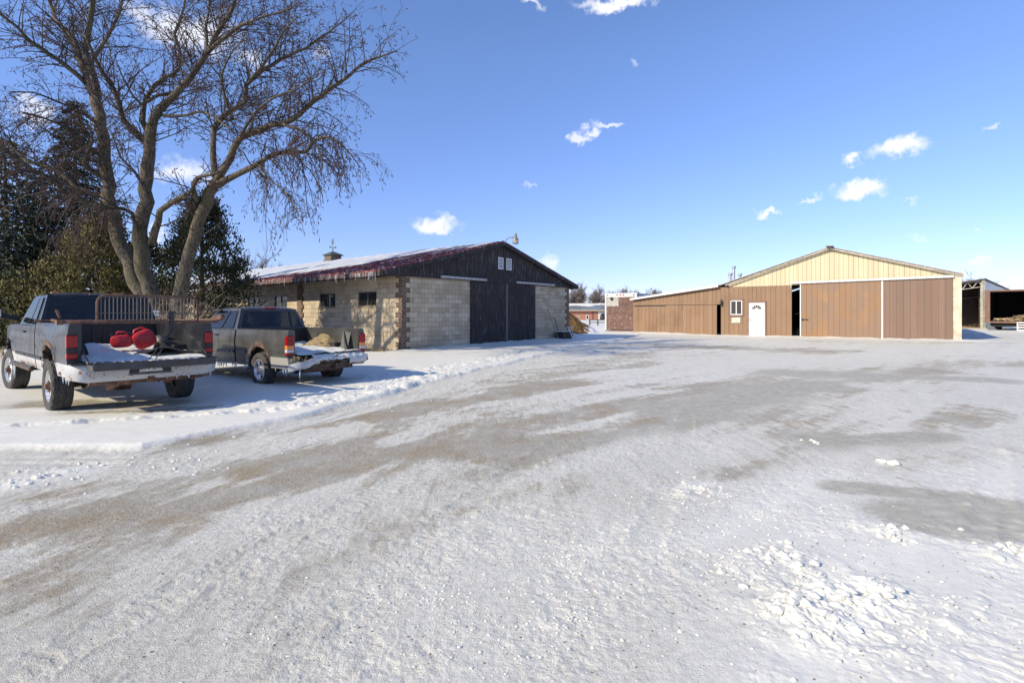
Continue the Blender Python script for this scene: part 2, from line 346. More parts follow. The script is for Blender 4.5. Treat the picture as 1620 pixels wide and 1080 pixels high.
# ------------------------------------------------------------------ ground
def seg_d(x, y, a, b):
    ax, ay, bx, by = a[0], a[1], b[0], b[1]; dx, dy = bx-ax, by-ay
    t = np.clip(((x-ax)*dx+(y-ay)*dy)/(dx*dx+dy*dy+1e-9), 0, 1); return np.hypot(x-ax-t*dx, y-ay-t*dy)
def G(px, py): p = P(px, py); return (p.x, p.y)
def polyd(x, y, pts):
    d = None
    for a, b in zip(pts[:-1], pts[1:]):
        q = seg_d(x, y, a, b); d = q if d is None else np.minimum(d, q)
    return d
BERM = [(-40, 4.6), G(0, 712), G(225, 711), G(400, 681), G(560, 640), G(700, 601), G(830, 571), G(905, 551), (5.2, 27.5), (9, 36.5)]
def berm_side(x, y):
    """signed distance to the berm line: positive on the snow side (left / behind it)"""
    d = polyd(x, y, BERM); bx = np.array([p[0] for p in BERM]); by = np.array([p[1] for p in BERM])
    yb = np.interp(x, bx, by); return np.where(y > yb, d, -d)
# bare patches, their darkening also standing in for shadows of unseen trees: (from, to, half width in metres, strength)
BARE_AND_SHADE = [(G(60,930), G(330,830), .35, .75), (G(130,830), G(560,745), .45, .95), (G(430,735), G(880,690), .7, .95), (G(600,660), G(880,608), .6, 1.05), (G(700,700), G(1000,640), .9, .8),
        (G(330,700), G(560,668), .3, .6), (G(760,628), G(1010,560), 1.0, .7), (G(1060,660), G(1230,600), 1.1, .75), (G(1150,615), G(1560,572), 1.6, .62), (G(980,548), G(1300,556), 2.0, .7),
        (G(1290,690), G(1560,655), .8, .6), (G(1150,745), G(1260,735), .3, .5), (G(1380,740), G(1620,715), .5, .55), (G(1400,770), G(1480,760), .25, .5), (G(0,790), G(300,760), .22, .6),
        (G(980,900), G(1010,850), .08, .3), (G(500,900), G(720,830), .18, .35), (G(620,830), G(900,760), .3, .45), (G(1300,545), G(1600,548), 1.4, .5)]
ICE = [(G(1480,820), G(1640,815), .42, 1.), (G(1340,770), G(1560,790), .2, .8), (G(1080,650), G(1280,610), .9, .7), (G(1300,695), G(1480,690), .45, .65), (G(1250,590), G(1560,600), 1.0, .6), (G(820,715), G(1100,665), .5, .45)]
ta, tb = math.radians(23), math.radians(46)
def ground_fields(x, y):
    r = np.hypot(x, y)
    n1 = fbm(x*.9, y*.9, 4)-.5
    sd = berm_side(x, y)+n1*.35
    snowside = sst(-.05, .12, sd)
    # blended drive direction
    bl = sst(-2.5, 1.5, x); ang = ta*(1-bl)+tb*bl
    # two streak frames
    u1, v1 = x*math.cos(ta)-y*math.sin(ta), x*math.sin(ta)+y*math.cos(ta)
    u2, v2 = x*math.cos(tb)-y*math.sin(tb), x*math.sin(tb)+y*math.cos(tb)
    st = (fbm(u1*2.4, v1*.35, 5, .6)-.5)*(1-bl)+(fbm(u2*2.4+40, v2*.35, 5, .6)-.5)*bl
    far = sst(10, 22, r); st = st*(1-far*.5)+far*.5*(fbm(x*.35, y*.5, 4, .6)-.5)
    dirt = np.zeros_like(x)
    wob = 1+1.1*n1+2.2*st
    for a, b, hw, s in BARE_AND_SHADE:
        d = seg_d(x, y, a, b)/hw; dirt = np.maximum(dirt, s*np.exp(-(d/np.clip(1.25*wob, .35, 3))**2))
    dirt = dirt*1.0+st*1.0-.08+.22*sst(.05, .3, fbm(x*.55+30, y*.8, 4, .6)-.5+.06*sst(4, 12, r))
    dirt = dirt*(1-sst(6, 60, r)*.25)
    ice = np.zeros_like(x)
    for a, b, hw, s in ICE:
        d = seg_d(x, y, a, b)/hw; ice = np.maximum(ice, s*np.exp(-(d/np.clip(1.2*(1+1.6*n1), .4, 3))**2))
    # gravel uncovered under the first truck
    gp = seg_d(x, y, G(70, 640), G(255, 640))/.62; gr = np.exp(-(gp/np.clip(1+1.1*n1, .5, 2))**4)*sst(7.3, 7.75, y+.2*x+1.2+n1*.4)
    gr2 = np.exp(-(seg_d(x, y, G(110, 655), G(330, 648))/.22)**2)*.9
    gr = np.maximum(gr, gr2*(1+n1*1.5))
    dirt = dirt*(1-snowside)+snowside*(gr*1.15-.25)
    # right foreground clean snow
    rb = sst(.3, 1.6, x-.35*(y-2))*sst(5.3, 4.2, y+.25*n1-.12*x)
    lf = sst(-1.4, -.3, x+.0*y)*sst(4.6, 3.4, y)*.3
    clean = np.clip(snowside*(1-gr)+rb*.5+lf+sst(.02, -.28, st)*.25, 0, 1)
    dirt = dirt-rb*.22
    ice = ice*(1-snowside)
    # ---- heights
    h = gz(x, y)+(fbm(x*.25, y*.25, 2)-.5)*.05*sst(1, 6, r)
    near = sst(26, 8, r)
    lump = fbm(x*9, y*9, 4, .6)-.5; lump2 = fbm(x*28, y*28, 3, .6)-.5
    tk = seg_d(x, y, (-6.6, 9.0), (-9.6, 11.5))/1.5; h = h+snowside*.06*(1-.9*np.clip(gr, 0, 1))*(1-.85*np.exp(-tk**4))
    crust = (1-snowside)*(1-np.clip(dirt, 0, 1)*.65)*(1-np.clip(ice, 0, 1)*.8)
    patchy = sst(.42, .62, fbm(x*1.3+8, y*1.3, 3))
    h = h+crust*near*(lump*.015*(.2+patchy)+lump2*.007*(.25+patchy))
    h = h+st*.018*(1-snowside)*near
    # berm ridge of ploughed snow and second ridge at the far left
    rg = np.exp(-((sd-.03)/.10)**2); ch = np.clip(fbm(x*5, y*5, 4, .6)*2-.55, 0, 2)
    h = h+rg*.015*ch*sst(40, 30, r)
    dl = polyd(x, y, [(-9, 4.7), G(0, 772), G(60, 757), G(130, 745)]); h = h+.05*np.exp(-(dl/.07)**2)*ch; d2 = polyd(x, y, [(-9,5.0), G(0,752), G(90,742)]); h = h+.04*np.exp(-(d2/.05)**2)*ch
    clean = np.maximum(clean, np.exp(-(dl/.22)**2)*.9); dirt = dirt-np.exp(-(dl/.3)**2)*.6
    # trampled snow in front of the trucks
    tr = sum(np.exp(-(polyd(x, y, q)/wd)**2) for q, wd in (([G(250,655), G(440,640), G(600,615), G(700,590)], .35), ([G(430,655), G(600,625), G(760,585)], .22), ([G(30,680), G(250,668), G(420,655)], .12), ([G(600,600), G(760,575), G(850,555)], .5)))
    foot = np.clip(fbm(x*3.2+5, y*3.2, 4, .6)-.5, -.25, .25); h = h+np.clip(tr, 0, 1)*snowside*foot*.16
    # tyre ruts with lug marks
    for k, (off, fr, wdt, dep, xr) in enumerate([(-.25, 1, .10, .018, (-9, 9)), (.55, 1, .10, .014, (-9, 9)), (1.5, 1, .12, .016, (-9, 9)), (-1.9, 0, .12, .016, (-9, 9)), (-2.6, 0, .11, .014, (-9, 9)), (.1, 2, .12, .02, (-9, 9)), (-.6, 0, .11, .014, (-9, 9))]):
        uu, vv = (u1, v1) if fr == 0 else (u2, v2)
        if fr == 2: uu, vv = u2*.97+v2*.12, v2
        c = off+.15*np.sin(vv*.35+k)+.04*vv*(1 if k % 2 else -1)*.5
        dd = (uu-c); band = np.exp(-(dd/wdt)**4); lug = np.sign(np.sin(vv*2*math.pi/.075+np.abs(dd)*22))
        on = sst(.40, .55, fbm(x*.7+k*11, y*.7, 3))
        near2 = sst(13, 6, r); h = h-on*band*near2*(dep*.40+lug*.0020*sst(6, 4, r)*sst(.35, .62, fbm(x*4, y*4+k, 3)))*(1-snowside)+on*np.exp(-((np.abs(dd)-wdt*1.15)/.035)**2)*near2*.008*(.4+lump*3)*(1-snowside)
        dirt = dirt+on*band*.05
    # long straight wheel ruts cut into the clean snow beside the berm
    for off in (-.28, -.5):
        rr = np.exp(-((sd-off)/.05)**2)*sst(-12, -6, -r); h = h-rr*.02
    # chunk piles pushed up at lower right
    for (px, py, rad, amp) in [(1330,955,.42,.13), (1270,965,.22,.10), (1390,940,.2,.1), (1235,880,.22,.075), (1190,882,.14,.06), (1410,845,.22,.06), (1360,828,.18,.04), (1600,872,.22,.07), (1480,835,.12,.05), (1110,775,.3,.04), (1060,775,.2,.035), (1395,730,.1,.08), (1340,1010,.4,.05), (1290,700,.08,.05), (1200,1060,.15,.03)]:
        cx, cy = G(px, py); d = np.hypot(x-cx, (y-cy)*1.15)/rad; m = np.exp(-d**2)
        blk = np.clip(fbm(x*7+px, y*7, 4, .62)*2.4-.85, 0, 1.4)
        h = h+.36*amp*m*blk; clean = np.maximum(clean, np.clip(m*1.0*sst(.1, .6, blk), 0, .8)); dirt = dirt-m*.5
    # snow banked along the two barns
    for q, wd, am in (([(-4.6, 21.1), (3.3, 30.5)], .5, .10), ([(8.6, 38.4), (23.9, 27.2)], .55, .10)):
        dq = polyd(x, y, q); e = np.exp(-(dq/wd)**2); h = h+am*e*fbm(x*1.7, y*1.7, 3)*1.3; clean = np.maximum(clean, np.clip(e*1.6*(1+n1), 0, 1)); dirt = dirt-e*.8
    return h, dirt, clean, ice
def build_ground():
    an = np.concatenate([np.linspace(-47.5, 47.5, 1250), np.linspace(49, 311, 60)]); an = np.radians(an)
    ys = np.concatenate([[600], np.linspace(592, 45, 640)]); rr = EYE*FPX/np.maximum(ys, 1)          # even in picture height
    rr = np.concatenate([[.05, .6, 1.2, 1.6], np.sort(rr), np.geomspace(28.5, 60, 60), np.geomspace(63, 4000, 30)])
    A, RR = np.meshgrid(an, rr); X = RR*np.sin(A); Y = RR*np.cos(A)
    h, d, c, i = ground_fields(X.ravel(), Y.ravel())
    nr, na = X.shape
    co = np.stack([X.ravel(), Y.ravel(), h], 1).astype('f4')
    a = np.arange(nr-1)[:, None]*na; j = np.arange(na)[None, :]; j2 = (j+1) % na
    F = np.stack([a+j, a+j2, a+na+j2, a+na+j], -1).reshape(-1, 4).astype('i4')
    me = bpy.data.meshes.new('ground'); me.vertices.add(len(co)); me.vertices.foreach_set('co', co.ravel())
    me.loops.add(F.size); me.loops.foreach_set('vertex_index', F.ravel()[::1]); me.polygons.add(len(F)); me.polygons.foreach_set('loop_start', np.arange(0, F.size, 4, dtype='i4'))
    me.update(calc_edges=True); me.polygons.foreach_set('use_smooth', np.ones(len(F), dtype=bool))
    for n, q in (('dirt', d), ('clean', c), ('ice', i)):
        at = me.attributes.new(n, 'FLOAT', 'POINT'); at.data.foreach_set('value', q.astype('f4'))
    me.flip_normals() if me.polygons[5000].normal.z < 0 else None
    me.materials.append(MT['ground']); o = bpy.data.objects.new('ground', me); C.objects.link(o); o['kind'] = 'structure'
build_ground()
def gh(x, y):
    h = ground_fields(np.array([float(x)]), np.array([float(y)]))[0]; return float(h[0])

def ghv(pts):
    return ground_fields(np.array([float(p[0]) for p in pts]), np.array([float(p[1]) for p in pts]))[0]
def snow_chunks():
    mb = MB(); L = []
    for (px, py, rad, n, s) in [(1330,950,.36,36,.03), (1270,965,.22,22,.035), (1390,940,.2,14,.03), (1235,880,.22,30,.03), (1410,845,.22,30,.03), (1600,872,.22,25,.035), (1300,1010,.6,60,.016), (1110,775,.35,50,.018), (900,880,1.2,260,.009), (1200,820,1.0,240,.010), (1150,900,.5,120,.012), (700,950,.8,200,.008), (1450,1000,.6,120,.012), (900,980,.6,160,.008),
                                (1395,730,.1,6,.06), (1290,700,.12,10,.04), (600,640,1.0,40,.02), (720,590,1.8,40,.018), (820,565,1.8,30,.022), (300,720,.9,40,.02), (60,760,.6,40,.025), (420,1000,.7,40,.008), (1500,950,.5,40,.012)]:
        cx, cy = G(px, py)
        for k in range(n):
            a = random.uniform(0, 6.28); q = rad*abs(random.gauss(0, .6)); L.append((cx+q*math.cos(a), cy+q*math.sin(a), s*random.uniform(.25, 1)**1.3))
    for (x, y, r), h in zip(L, ghv(L)): mb.ico((x, y, h+r*.12), r, .35, (1.2, 1, .7))
    tag(mb.build('snow_chunks', SNOW, uv=False), 'loose lumps of broken white snow scattered over the lot', 'snow', kind='stuff')
snow_chunks()
def stones():
    mb = MB(); L = []
    for k in range(2600):
        py = 1080-480*random.random()**.6; px = random.uniform(0, 1620); x, y = G(px, py)
        L.append((x, y, random.uniform(.0018, .006)*(1+.06*y)*random.uniform(.5,1)))
    sd = berm_side(np.array([p[0] for p in L]), np.array([p[1] for p in L])); hh = ghv(L)
    for (x, y, r), h, d in zip(L, hh, sd):
        if d < -.1: mb.ico((x, y, h+r*.2), r, .35, (1.2, 1, .6))
    tag(mb.build('gravel_stones', simple('stone_grit', (.20,.175,.15), .9, sc=40), uv=False), 'dark pebbles and dirt crumbs strewn on the packed snow', 'pebbles', kind='stuff')
stones()
# ------------------------------------------------------------------ left barn (local: x along the gable end, y back along the side, z up)
A0 = P(636, 557); UB = Vector((.633, .774, 0)).normalized()
LB_RZ = math.atan2(UB.y, UB.x)
def ribs_board(mb, x0, x1, y, zlo, zhi, sp, gap=.012, dep=.018, yb=.0, jit=0):
    """vertical boards in the xz plane facing -y, each its own box with a slanting top"""
    n = max(1, round((x1-x0)/sp)); 
    for i in range(n):
        a = x0+(x1-x0)*i/n+gap/2; b = x0+(x1-x0)*(i+1)/n-gap/2; j = random.uniform(-jit, jit)
        mb.prism([(a, y+j, zlo(a)), (b, y+j, zlo(b)), (b, y+j, zhi(b)), (a, y+j, zhi(a))], (0, dep, 0))
def left_barn():
    t = thing('block_barn', 'long tan block barn with brown brick corners and black boarded gable end', 'barn', (A0.x, A0.y, 0), LB_RZ)
    W, L, H = 12.2, 42.0, 3.08; EL, ER, FO, RX, RZ = 1.28, .6, .22, 6.1, 5.04; zl, zr = 3.16, 3.18
    dL, dR = 3.95, 8.84
    mb = MB(); mb.box(0, dL, 0, .2, -.3, H); mb.box(dR, W, 0, .2, -.3, H)
    # side wall with window openings
    wins = []
    for k in range(5):
        o = k*7.55
        for a, b in ((1.67, 2.99), (4.76, 6.10)): wins.append((a+o-(.08 if k else 0), b+o-(.08 if k else 0)))
    wins = [q for q in wins if q[1] < L-1]; zb, zt = 1.87, 2.50; y = .2
    for a, b in wins:
        mb.box(0, .2, y, a, -.3, H); mb.box(0, .2, a, b, -.3, zb); mb.box(0, .2, a, b, zt, H); y = b
    mb.box(0, .2, y, L, -.3, H); mb.box(W-.2, W, .2, L, -.3, H); mb.box(.2, W-.2, L-.2, L, -.3, H)
    mb.build('block_wall', MT['block'], t)
    # quoins: alternating stepped brown brick at the corners
    q = MB(); q2 = MB(); z = -.2; k = 0
    while z < H-.02:
        zz = min(z+.2, H-.003); k += 1; ws = (.2, .42, .22, .38)[k % 4]; wg = (.4, .22, .42, .2)[k % 4]
        q.box(-.009, wg, -.009, .05, z, zz-.001); q.box(-.009, .05, .0501, ws, z, zz-.001)
        q2.box(W-wg, W+.009, -.009, .05, z, zz-.001)
        z += .2
    q.build('corner_quoin', MT['quoin'], t); q2.build('corner_quoin', MT['quoin'], t)
    for k in range(1, 5):
        q = MB(); z = -.2; i = 0; yc = k*7.55+.3
        while z < H-.25:
            i += 1; wd = (.22, .34)[i % 2]; q.box(-.06, -.002, yc-wd, yc+.2, z, z+.199); z += .2
        q.build('brick_pilaster', MT['quoin'], t)
    # windows
    wf = simple('window_frame_wood', (.10,.085,.06), .7, sc=12)
    for i, (a, b) in enumerate(wins):
        f = MB(); m = (a+b)/2
        f.box(.03, .09, a, b, zb, zb+.05); f.box(.03, .09, a, b, zt-.05, zt); f.box(.031, .089, a, a+.05, zb+.05, zt-.05); f.box(.031, .089, b-.05, b, zb+.05, zt-.05); f.box(.028, .088, m-.03, m+.03, zb+.05, zt-.05)
        fo = f.build('window', wf, t)
        g = MB(); g.box(.060, .066, a+.05, b-.05, zb+.05, zt-.05); g.build('pane', MT['wglass'], fo)
        if i == 1:
            g = MB(); g.box(.035, .058, m-.16, m-.125, zb+.05, zt-.05); g.build('sash', MT['white'], fo)
        s_ = MB(); s_.box(-.035, .03, a-.04, b+.04, zb-.045, zb-.002); s_.build('sill', simple('concrete_sill', (.30,.25,.17), .9) if i == 0 else bpy.data.materials['concrete_sill'], fo)
    d = MB(); d.box(.35, .36, .4, L-.4, .0, 3.0); d.box(.36, W-.3, 1.0, 1.02, 0, 3.0); d.build('interior_lining', MT['dark'], t)
    # roofs
    def rz(x): return zl+(RZ-zl)*(x+EL)/(RX+EL) if x < RX else RZ+(zr-RZ)*(x-RX)/(W+ER-RX)
    mred = M('red_painted_roof_metal', .5, 0, .4); nn = mred.noise(3, 6, .65, mred.mp((.6,3,1))); c = mred.mix(mred.ramp(nn, .35, .7), (.13,.018,.015,1), (.24,.04,.03,1)); c = mred.mix(mred.ramp(mred.noise(9, 6, .7, mred.mp((.5,3,1))), .52, .66), c, (.75,.74,.77,1)); mred.set('Base Color', c)
    r = MB()
    r.prism([(-EL, -FO-.03, zl), (RX, -FO-.03, RZ), (RX, -FO-.03, RZ+.06), (-EL, -FO-.03, zl+.06)], (0, L+FO+.3, 0))
    r.prism([(RX, -FO-.03, RZ), (W+ER, -FO-.03, zr), (W+ER, -FO-.03, zr+.06), (RX, -FO-.03, RZ+.06)], (0, L+FO+.3, 0))
    for i in range(130):
        y = -FO+i*.33
        if y > L: break
        r.prism([(-EL-.01, y, zl+.061), (RX, y, RZ+.061), (RX, y, RZ+.085), (-EL-.01, y, zl+.085)], (0, .03, 0))
    ro = r.build('roof', mred.m, t)
    # snow blanket thinning out towards the gable edge and the eave
    nx, ny = 60, 260
    xs = np.linspace(-EL, RX, nx); ys = np.concatenate([np.linspace(-FO, 12, 150), np.linspace(12.2, L, 110)])
    Xg, Yg = np.meshgrid(xs, ys, indexing='ij'); u = (Xg+EL)/(RX+EL)
    edge = (Yg+FO)*.12+u*.42-.62+ (fbm(Xg*.35, Yg*1.9, 5, .65)-.5)*1.5
    edge = np.minimum(edge, (u-.05-.30*sst(14, 2, Yg))*1.6+(fbm(Xg*.5+9, Yg*2.6, 4, .6)-.5)*.9+.08*Yg/10)
    hh = np.clip(edge*.12, -.06, .055)+.012*np.sin(Yg*2*math.pi/1.3+.8*np.sin(Xg*.7))+.03*(fbm(Xg*.8, Yg*3.0, 4, .6)-.5)+(fbm(Xg*2, Yg*1.2, 3)-.5)*.02
    for k in (0, -1): hh[:, k] = -.04
    hh[0, :] = np.where(edge[0] > .2, -.01, -.05)
    Zg = np.vectorize(rz)(Xg)+.062+hh
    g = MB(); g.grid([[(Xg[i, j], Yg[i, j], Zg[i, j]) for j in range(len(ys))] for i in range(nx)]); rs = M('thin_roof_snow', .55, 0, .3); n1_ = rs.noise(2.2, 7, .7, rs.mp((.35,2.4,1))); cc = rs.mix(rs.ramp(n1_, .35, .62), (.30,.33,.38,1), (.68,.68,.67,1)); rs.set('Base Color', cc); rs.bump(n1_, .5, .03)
    g.build('roof_snow', rs.m, t, smooth=True)
    # gable siding
    def gtop(x): return rz(x)-.02
    s_ = MB(); gy = -.10
    for (a, b, zlo) in ((.0, dL, 3.05), (dL, dR, 3.05), (dR, W, 3.05)):
        ribs_board(s_, a, b, gy, lambda x, z=zlo: z, gtop, .2, .010, .02, jit=.004)
    s_.prism([(0, gy+.021, 3.06), (W, gy+.021, 3.06), (W, gy+.021, gtop(W)-.01), (RX, gy+.021, RZ-.03), (0, gy+.021, gtop(0)-.01)], (0, .16, 0))
    s_.build('gable_siding', MT['blackwood'], t)
    # boxed eave ends and fascia boards
    fb = MB(); y0 = -FO-.055
    fb.prism([(-EL, y0, zl-.17), (RX, y0, RZ-.17), (RX, y0, RZ+.0), (-EL, y0, zl+.0)], (0, .055, 0))
    fb.prism([(RX, y0+.001, RZ-.17), (W+ER, y0+.001, zr-.17), (W+ER, y0+.001, zr), (RX, y0+.001, RZ)], (0, .055, 0))
    fb.prism([(-EL+.02, y0+.056, zl-.16), (0, y0+.056, zl-.1), (0, y0+.056, rz(0)-.02), (-EL+.02, y0+.056, zl-.01)], (0, .35, 0))
    fb.prism([(W, y0+.056, zr-.1), (W+ER-.02, y0+.056, zr-.16), (W+ER-.02, y0+.056, zr-.01), (W, y0+.056, rz(W)-.02)], (0, .35, 0))
    fb.build('fascia', MT['blackwood'], t)
    e = MB(); e.box(-EL-.02, -EL+.02, -FO-.02, L, zl-.17, zl-.002); e.box(W+ER-.02, W+ER+.02, -FO-.02, L, zr-.17, zr-.002)
    y = .6
    while y < L: e.prism([(-EL+.03, y, zl-.14), (-.02, y, zl+.08), (-.02, y, rz(0)-.01), (-EL+.03, y, zl-.004)], (0, .05, 0)); y += .61
    e.build('eave_board', simple('brown_eave_board', (.10,.06,.05), .8, sc=6, var=.4), t)
    # doors, post and tracks
    for a, b in ((dL-.02, 6.44), (6.53, dR+.02)):
        d = MB(); ribs_board(d, a, b, -.075, lambda x: -.05, lambda x: 3.04, .2, .008, .03, jit=.003); d.box(a, b, -.045, -.02, -.05, 3.035)
        d.box(a, b, -.082, -.0755, 2.50, 2.56); d.build('sliding_door', MT['blackwood'], t)
    p = MB(); p.box(6.445, 6.525, -.10, -.03, -.05, 3.04); p.build('door_post', simple('grey_door_post', (.17,.155,.145), .8, sc=10), t)
    for a, b in ((2.0, 4.9), (7.15, 10.5)):
        p = MB(); p.box(a, b, -.20, -.105, 3.14, 3.19); p.box(a, b, -.19, -.12, 3.09, 3.139); p.build('door_track', simple('painted_track', (.36,.36,.36), .5) if a == 2 else bpy.data.materials['painted_track'], t)
    for a, b in ((5.79, 6.17), (6.40, 6.80)):
        v = MB(); z0, z1 = 3.72, 4.30; yv = gy-.03
        v.box(a, b, yv, yv+.028, z0, z0+.04); v.box(a, b, yv, yv+.028, z1-.04, z1); v.box(a, a+.04, yv+.001, yv+.027, z0+.04, z1-.04); v.box(b-.04, b, yv+.001, yv+.027, z0+.04, z1-.04)
        for i in range(7): z = z0+.05+i*.07; v.prism([(a+.04, yv+.004, z), (a+.04, yv+.024, z+.045), (a+.04, yv+.026, z+.050), (a+.04, yv+.006, z+.005)], (b-a-.08, 0, 0))
        v.build('louvre_vent', MT['white'], t)
    # yard lamp on the peak
    lp = MB(); pts = [(RX, -FO-.07, RZ-.02), (RX, -FO-.12, RZ+.10), (RX, -.48, RZ+.18), (RX, -.78, RZ+.20)]; lp.tube(pts, .022, 8); lo = lp.build('lamp_arm', MT['greymetal'], t, smooth=40)
    hd = MB(); T = Matrix.Translation((RX, -.95, RZ)); hd.lathe([(0,.38), (.05,.375), (.055,.30), (.075,.28), (.08,.16), (.13,.12), (.15,.08), (.15,.04)], T, 16); hd.tube([(RX, -.78, RZ+.20), (RX, -.92, RZ+.20)], .03, 8); hd.build('lamp_head', simple('grey_lamp_housing', (.26,.25,.22), .5, .3), lo, smooth=40)
    hd = MB(); hd.lathe([(.145,.04), (.155,-.08), (.13,-.14), (.06,-.145)], T, 16); hd.build('lamp_refractor', simple('cloudy_plastic', (.48,.44,.34), .3), lo, smooth=40)
    # cupolas with the weather vane
    for k, (cy, vane) in enumerate(((14.7, True), (29.0, False))):
        x, yy = RX, cy; c = MB()
        c.prism([(x-.44, yy-.44, RZ-.35), (x+.44, yy-.44, RZ-.35), (x+.44, yy+.44, RZ-.35), (x-.44, yy+.44, RZ-.35)], (0,0,.46))
        for i in range(4): c.box(x-.38-.015*(i % 2), x+.38+.015*(i % 2), yy-.38-.015*(i % 2), yy+.38+.015*(i % 2), RZ+.111+i*.075, RZ+.185+i*.075)
        co = c.build('cupola', simple('weathered_cupola_wood', (.15,.12,.085), .85, sc=7) if k == 0 else bpy.data.materials['weathered_cupola_wood'], t)
        rf = MB(); zc = RZ+.405; rf.add([(x-.5, yy-.5, zc), (x+.5, yy-.5, zc), (x+.5, yy+.5, zc), (x-.5, yy+.5, zc), (x-.5, yy-.5, zc+.04), (x+.5, yy-.5, zc+.04), (x+.5, yy+.5, zc+.04), (x-.5, yy+.5, zc+.04), (x, yy, zc+.30)],
                             [(0,1,2,3), (0,1,5,4), (1,2,6,5), (2,3,7,6), (3,0,4,7), (4,5,8), (5,6,8), (6,7,8), (7,4,8)])
        rf.build('cupola_roof', simple('green_copper', (.06,.085,.075), .6, sc=8) if k == 0 else bpy.data.materials['green_copper'], co)
        if vane:
            v = MB(); zt = zc+.28; v.tube([(x, yy, zt), (x, yy, zt+.70)], .018, 6); v.lathe([(.0,0), (.05,.05), (.04,.16), (.0,.22)], Matrix.Translation((x, yy, zt+.04)), 8)
            for dx, dy in ((1,0), (-1,0), (0,1), (0,-1)):
                v.bar((x, yy, zt+.27), (x+dx*.2, yy+dy*.2, zt+.27), .02, .02); v.obox((x+dx*.22, yy+dy*.22, zt+.27), (.02+abs(dx)*.07, .02+abs(dy)*.07, .08))
            d = Vector((-.2, -1, 0)).normalized()
            def pt(a, z): return (x+d.x*a*.7, yy+d.y*a*.7, zt+.08+z*.66)
            rooster = [pt(-.32,.66), pt(-.12,.70), pt(-.06,.58), pt(.06,.58), pt(.10,.70), pt(.22,.80), pt(.20,.95), pt(.26,1.08), pt(.17,1.16), pt(.08,.96), pt(.0,.88), pt(-.1,.92), pt(-.18,1.10), pt(-.30,1.16), pt(-.24,.96), pt(-.22,.84), pt(-.30,.75)]
            v.prism(rooster, (d.y*.02, -d.x*.02, 0)); v.bar(pt(-.42,.66), pt(.42,.66), .02, .02)
            v.build('weathervane', simple('verdigris_vane', (.14,.17,.14), .55, .4), co)
    # icicles under the left eave
    protos = []
    for k in range(4):
        m = MB(); ln = (.12, .2, .28, .38)[k]; m.tube([(0,0,0), (.004,0,-ln*.4), (-.004,.002,-ln*.8), (0,0,-ln)], [.013,.009,.005,.001], 6); protos.append(m)
    base = []
    for k in range(95):
        y = -.1+13*random.random()**1.3; j = random.choice([0,1,1,2,2,3]) if y < 8 else random.choice([0,0,1])
        if len(base) <= j or base[j] is None:
            while len(base) <= j: base.append(None)
            o = protos[j].build('icicle', MT['ice'], t, smooth=True); base[j] = o
        else: o = base[j].copy(); C.objects.link(o); o.parent = t
        o.location = (-EL-.03, y, zl-.0-random.uniform(0,.03)); o.scale = (random.uniform(.7,1.5),)*2+(random.uniform(.7,1.3),)
    # brush and leaf litter lies against the wall
    return t
left_barn()

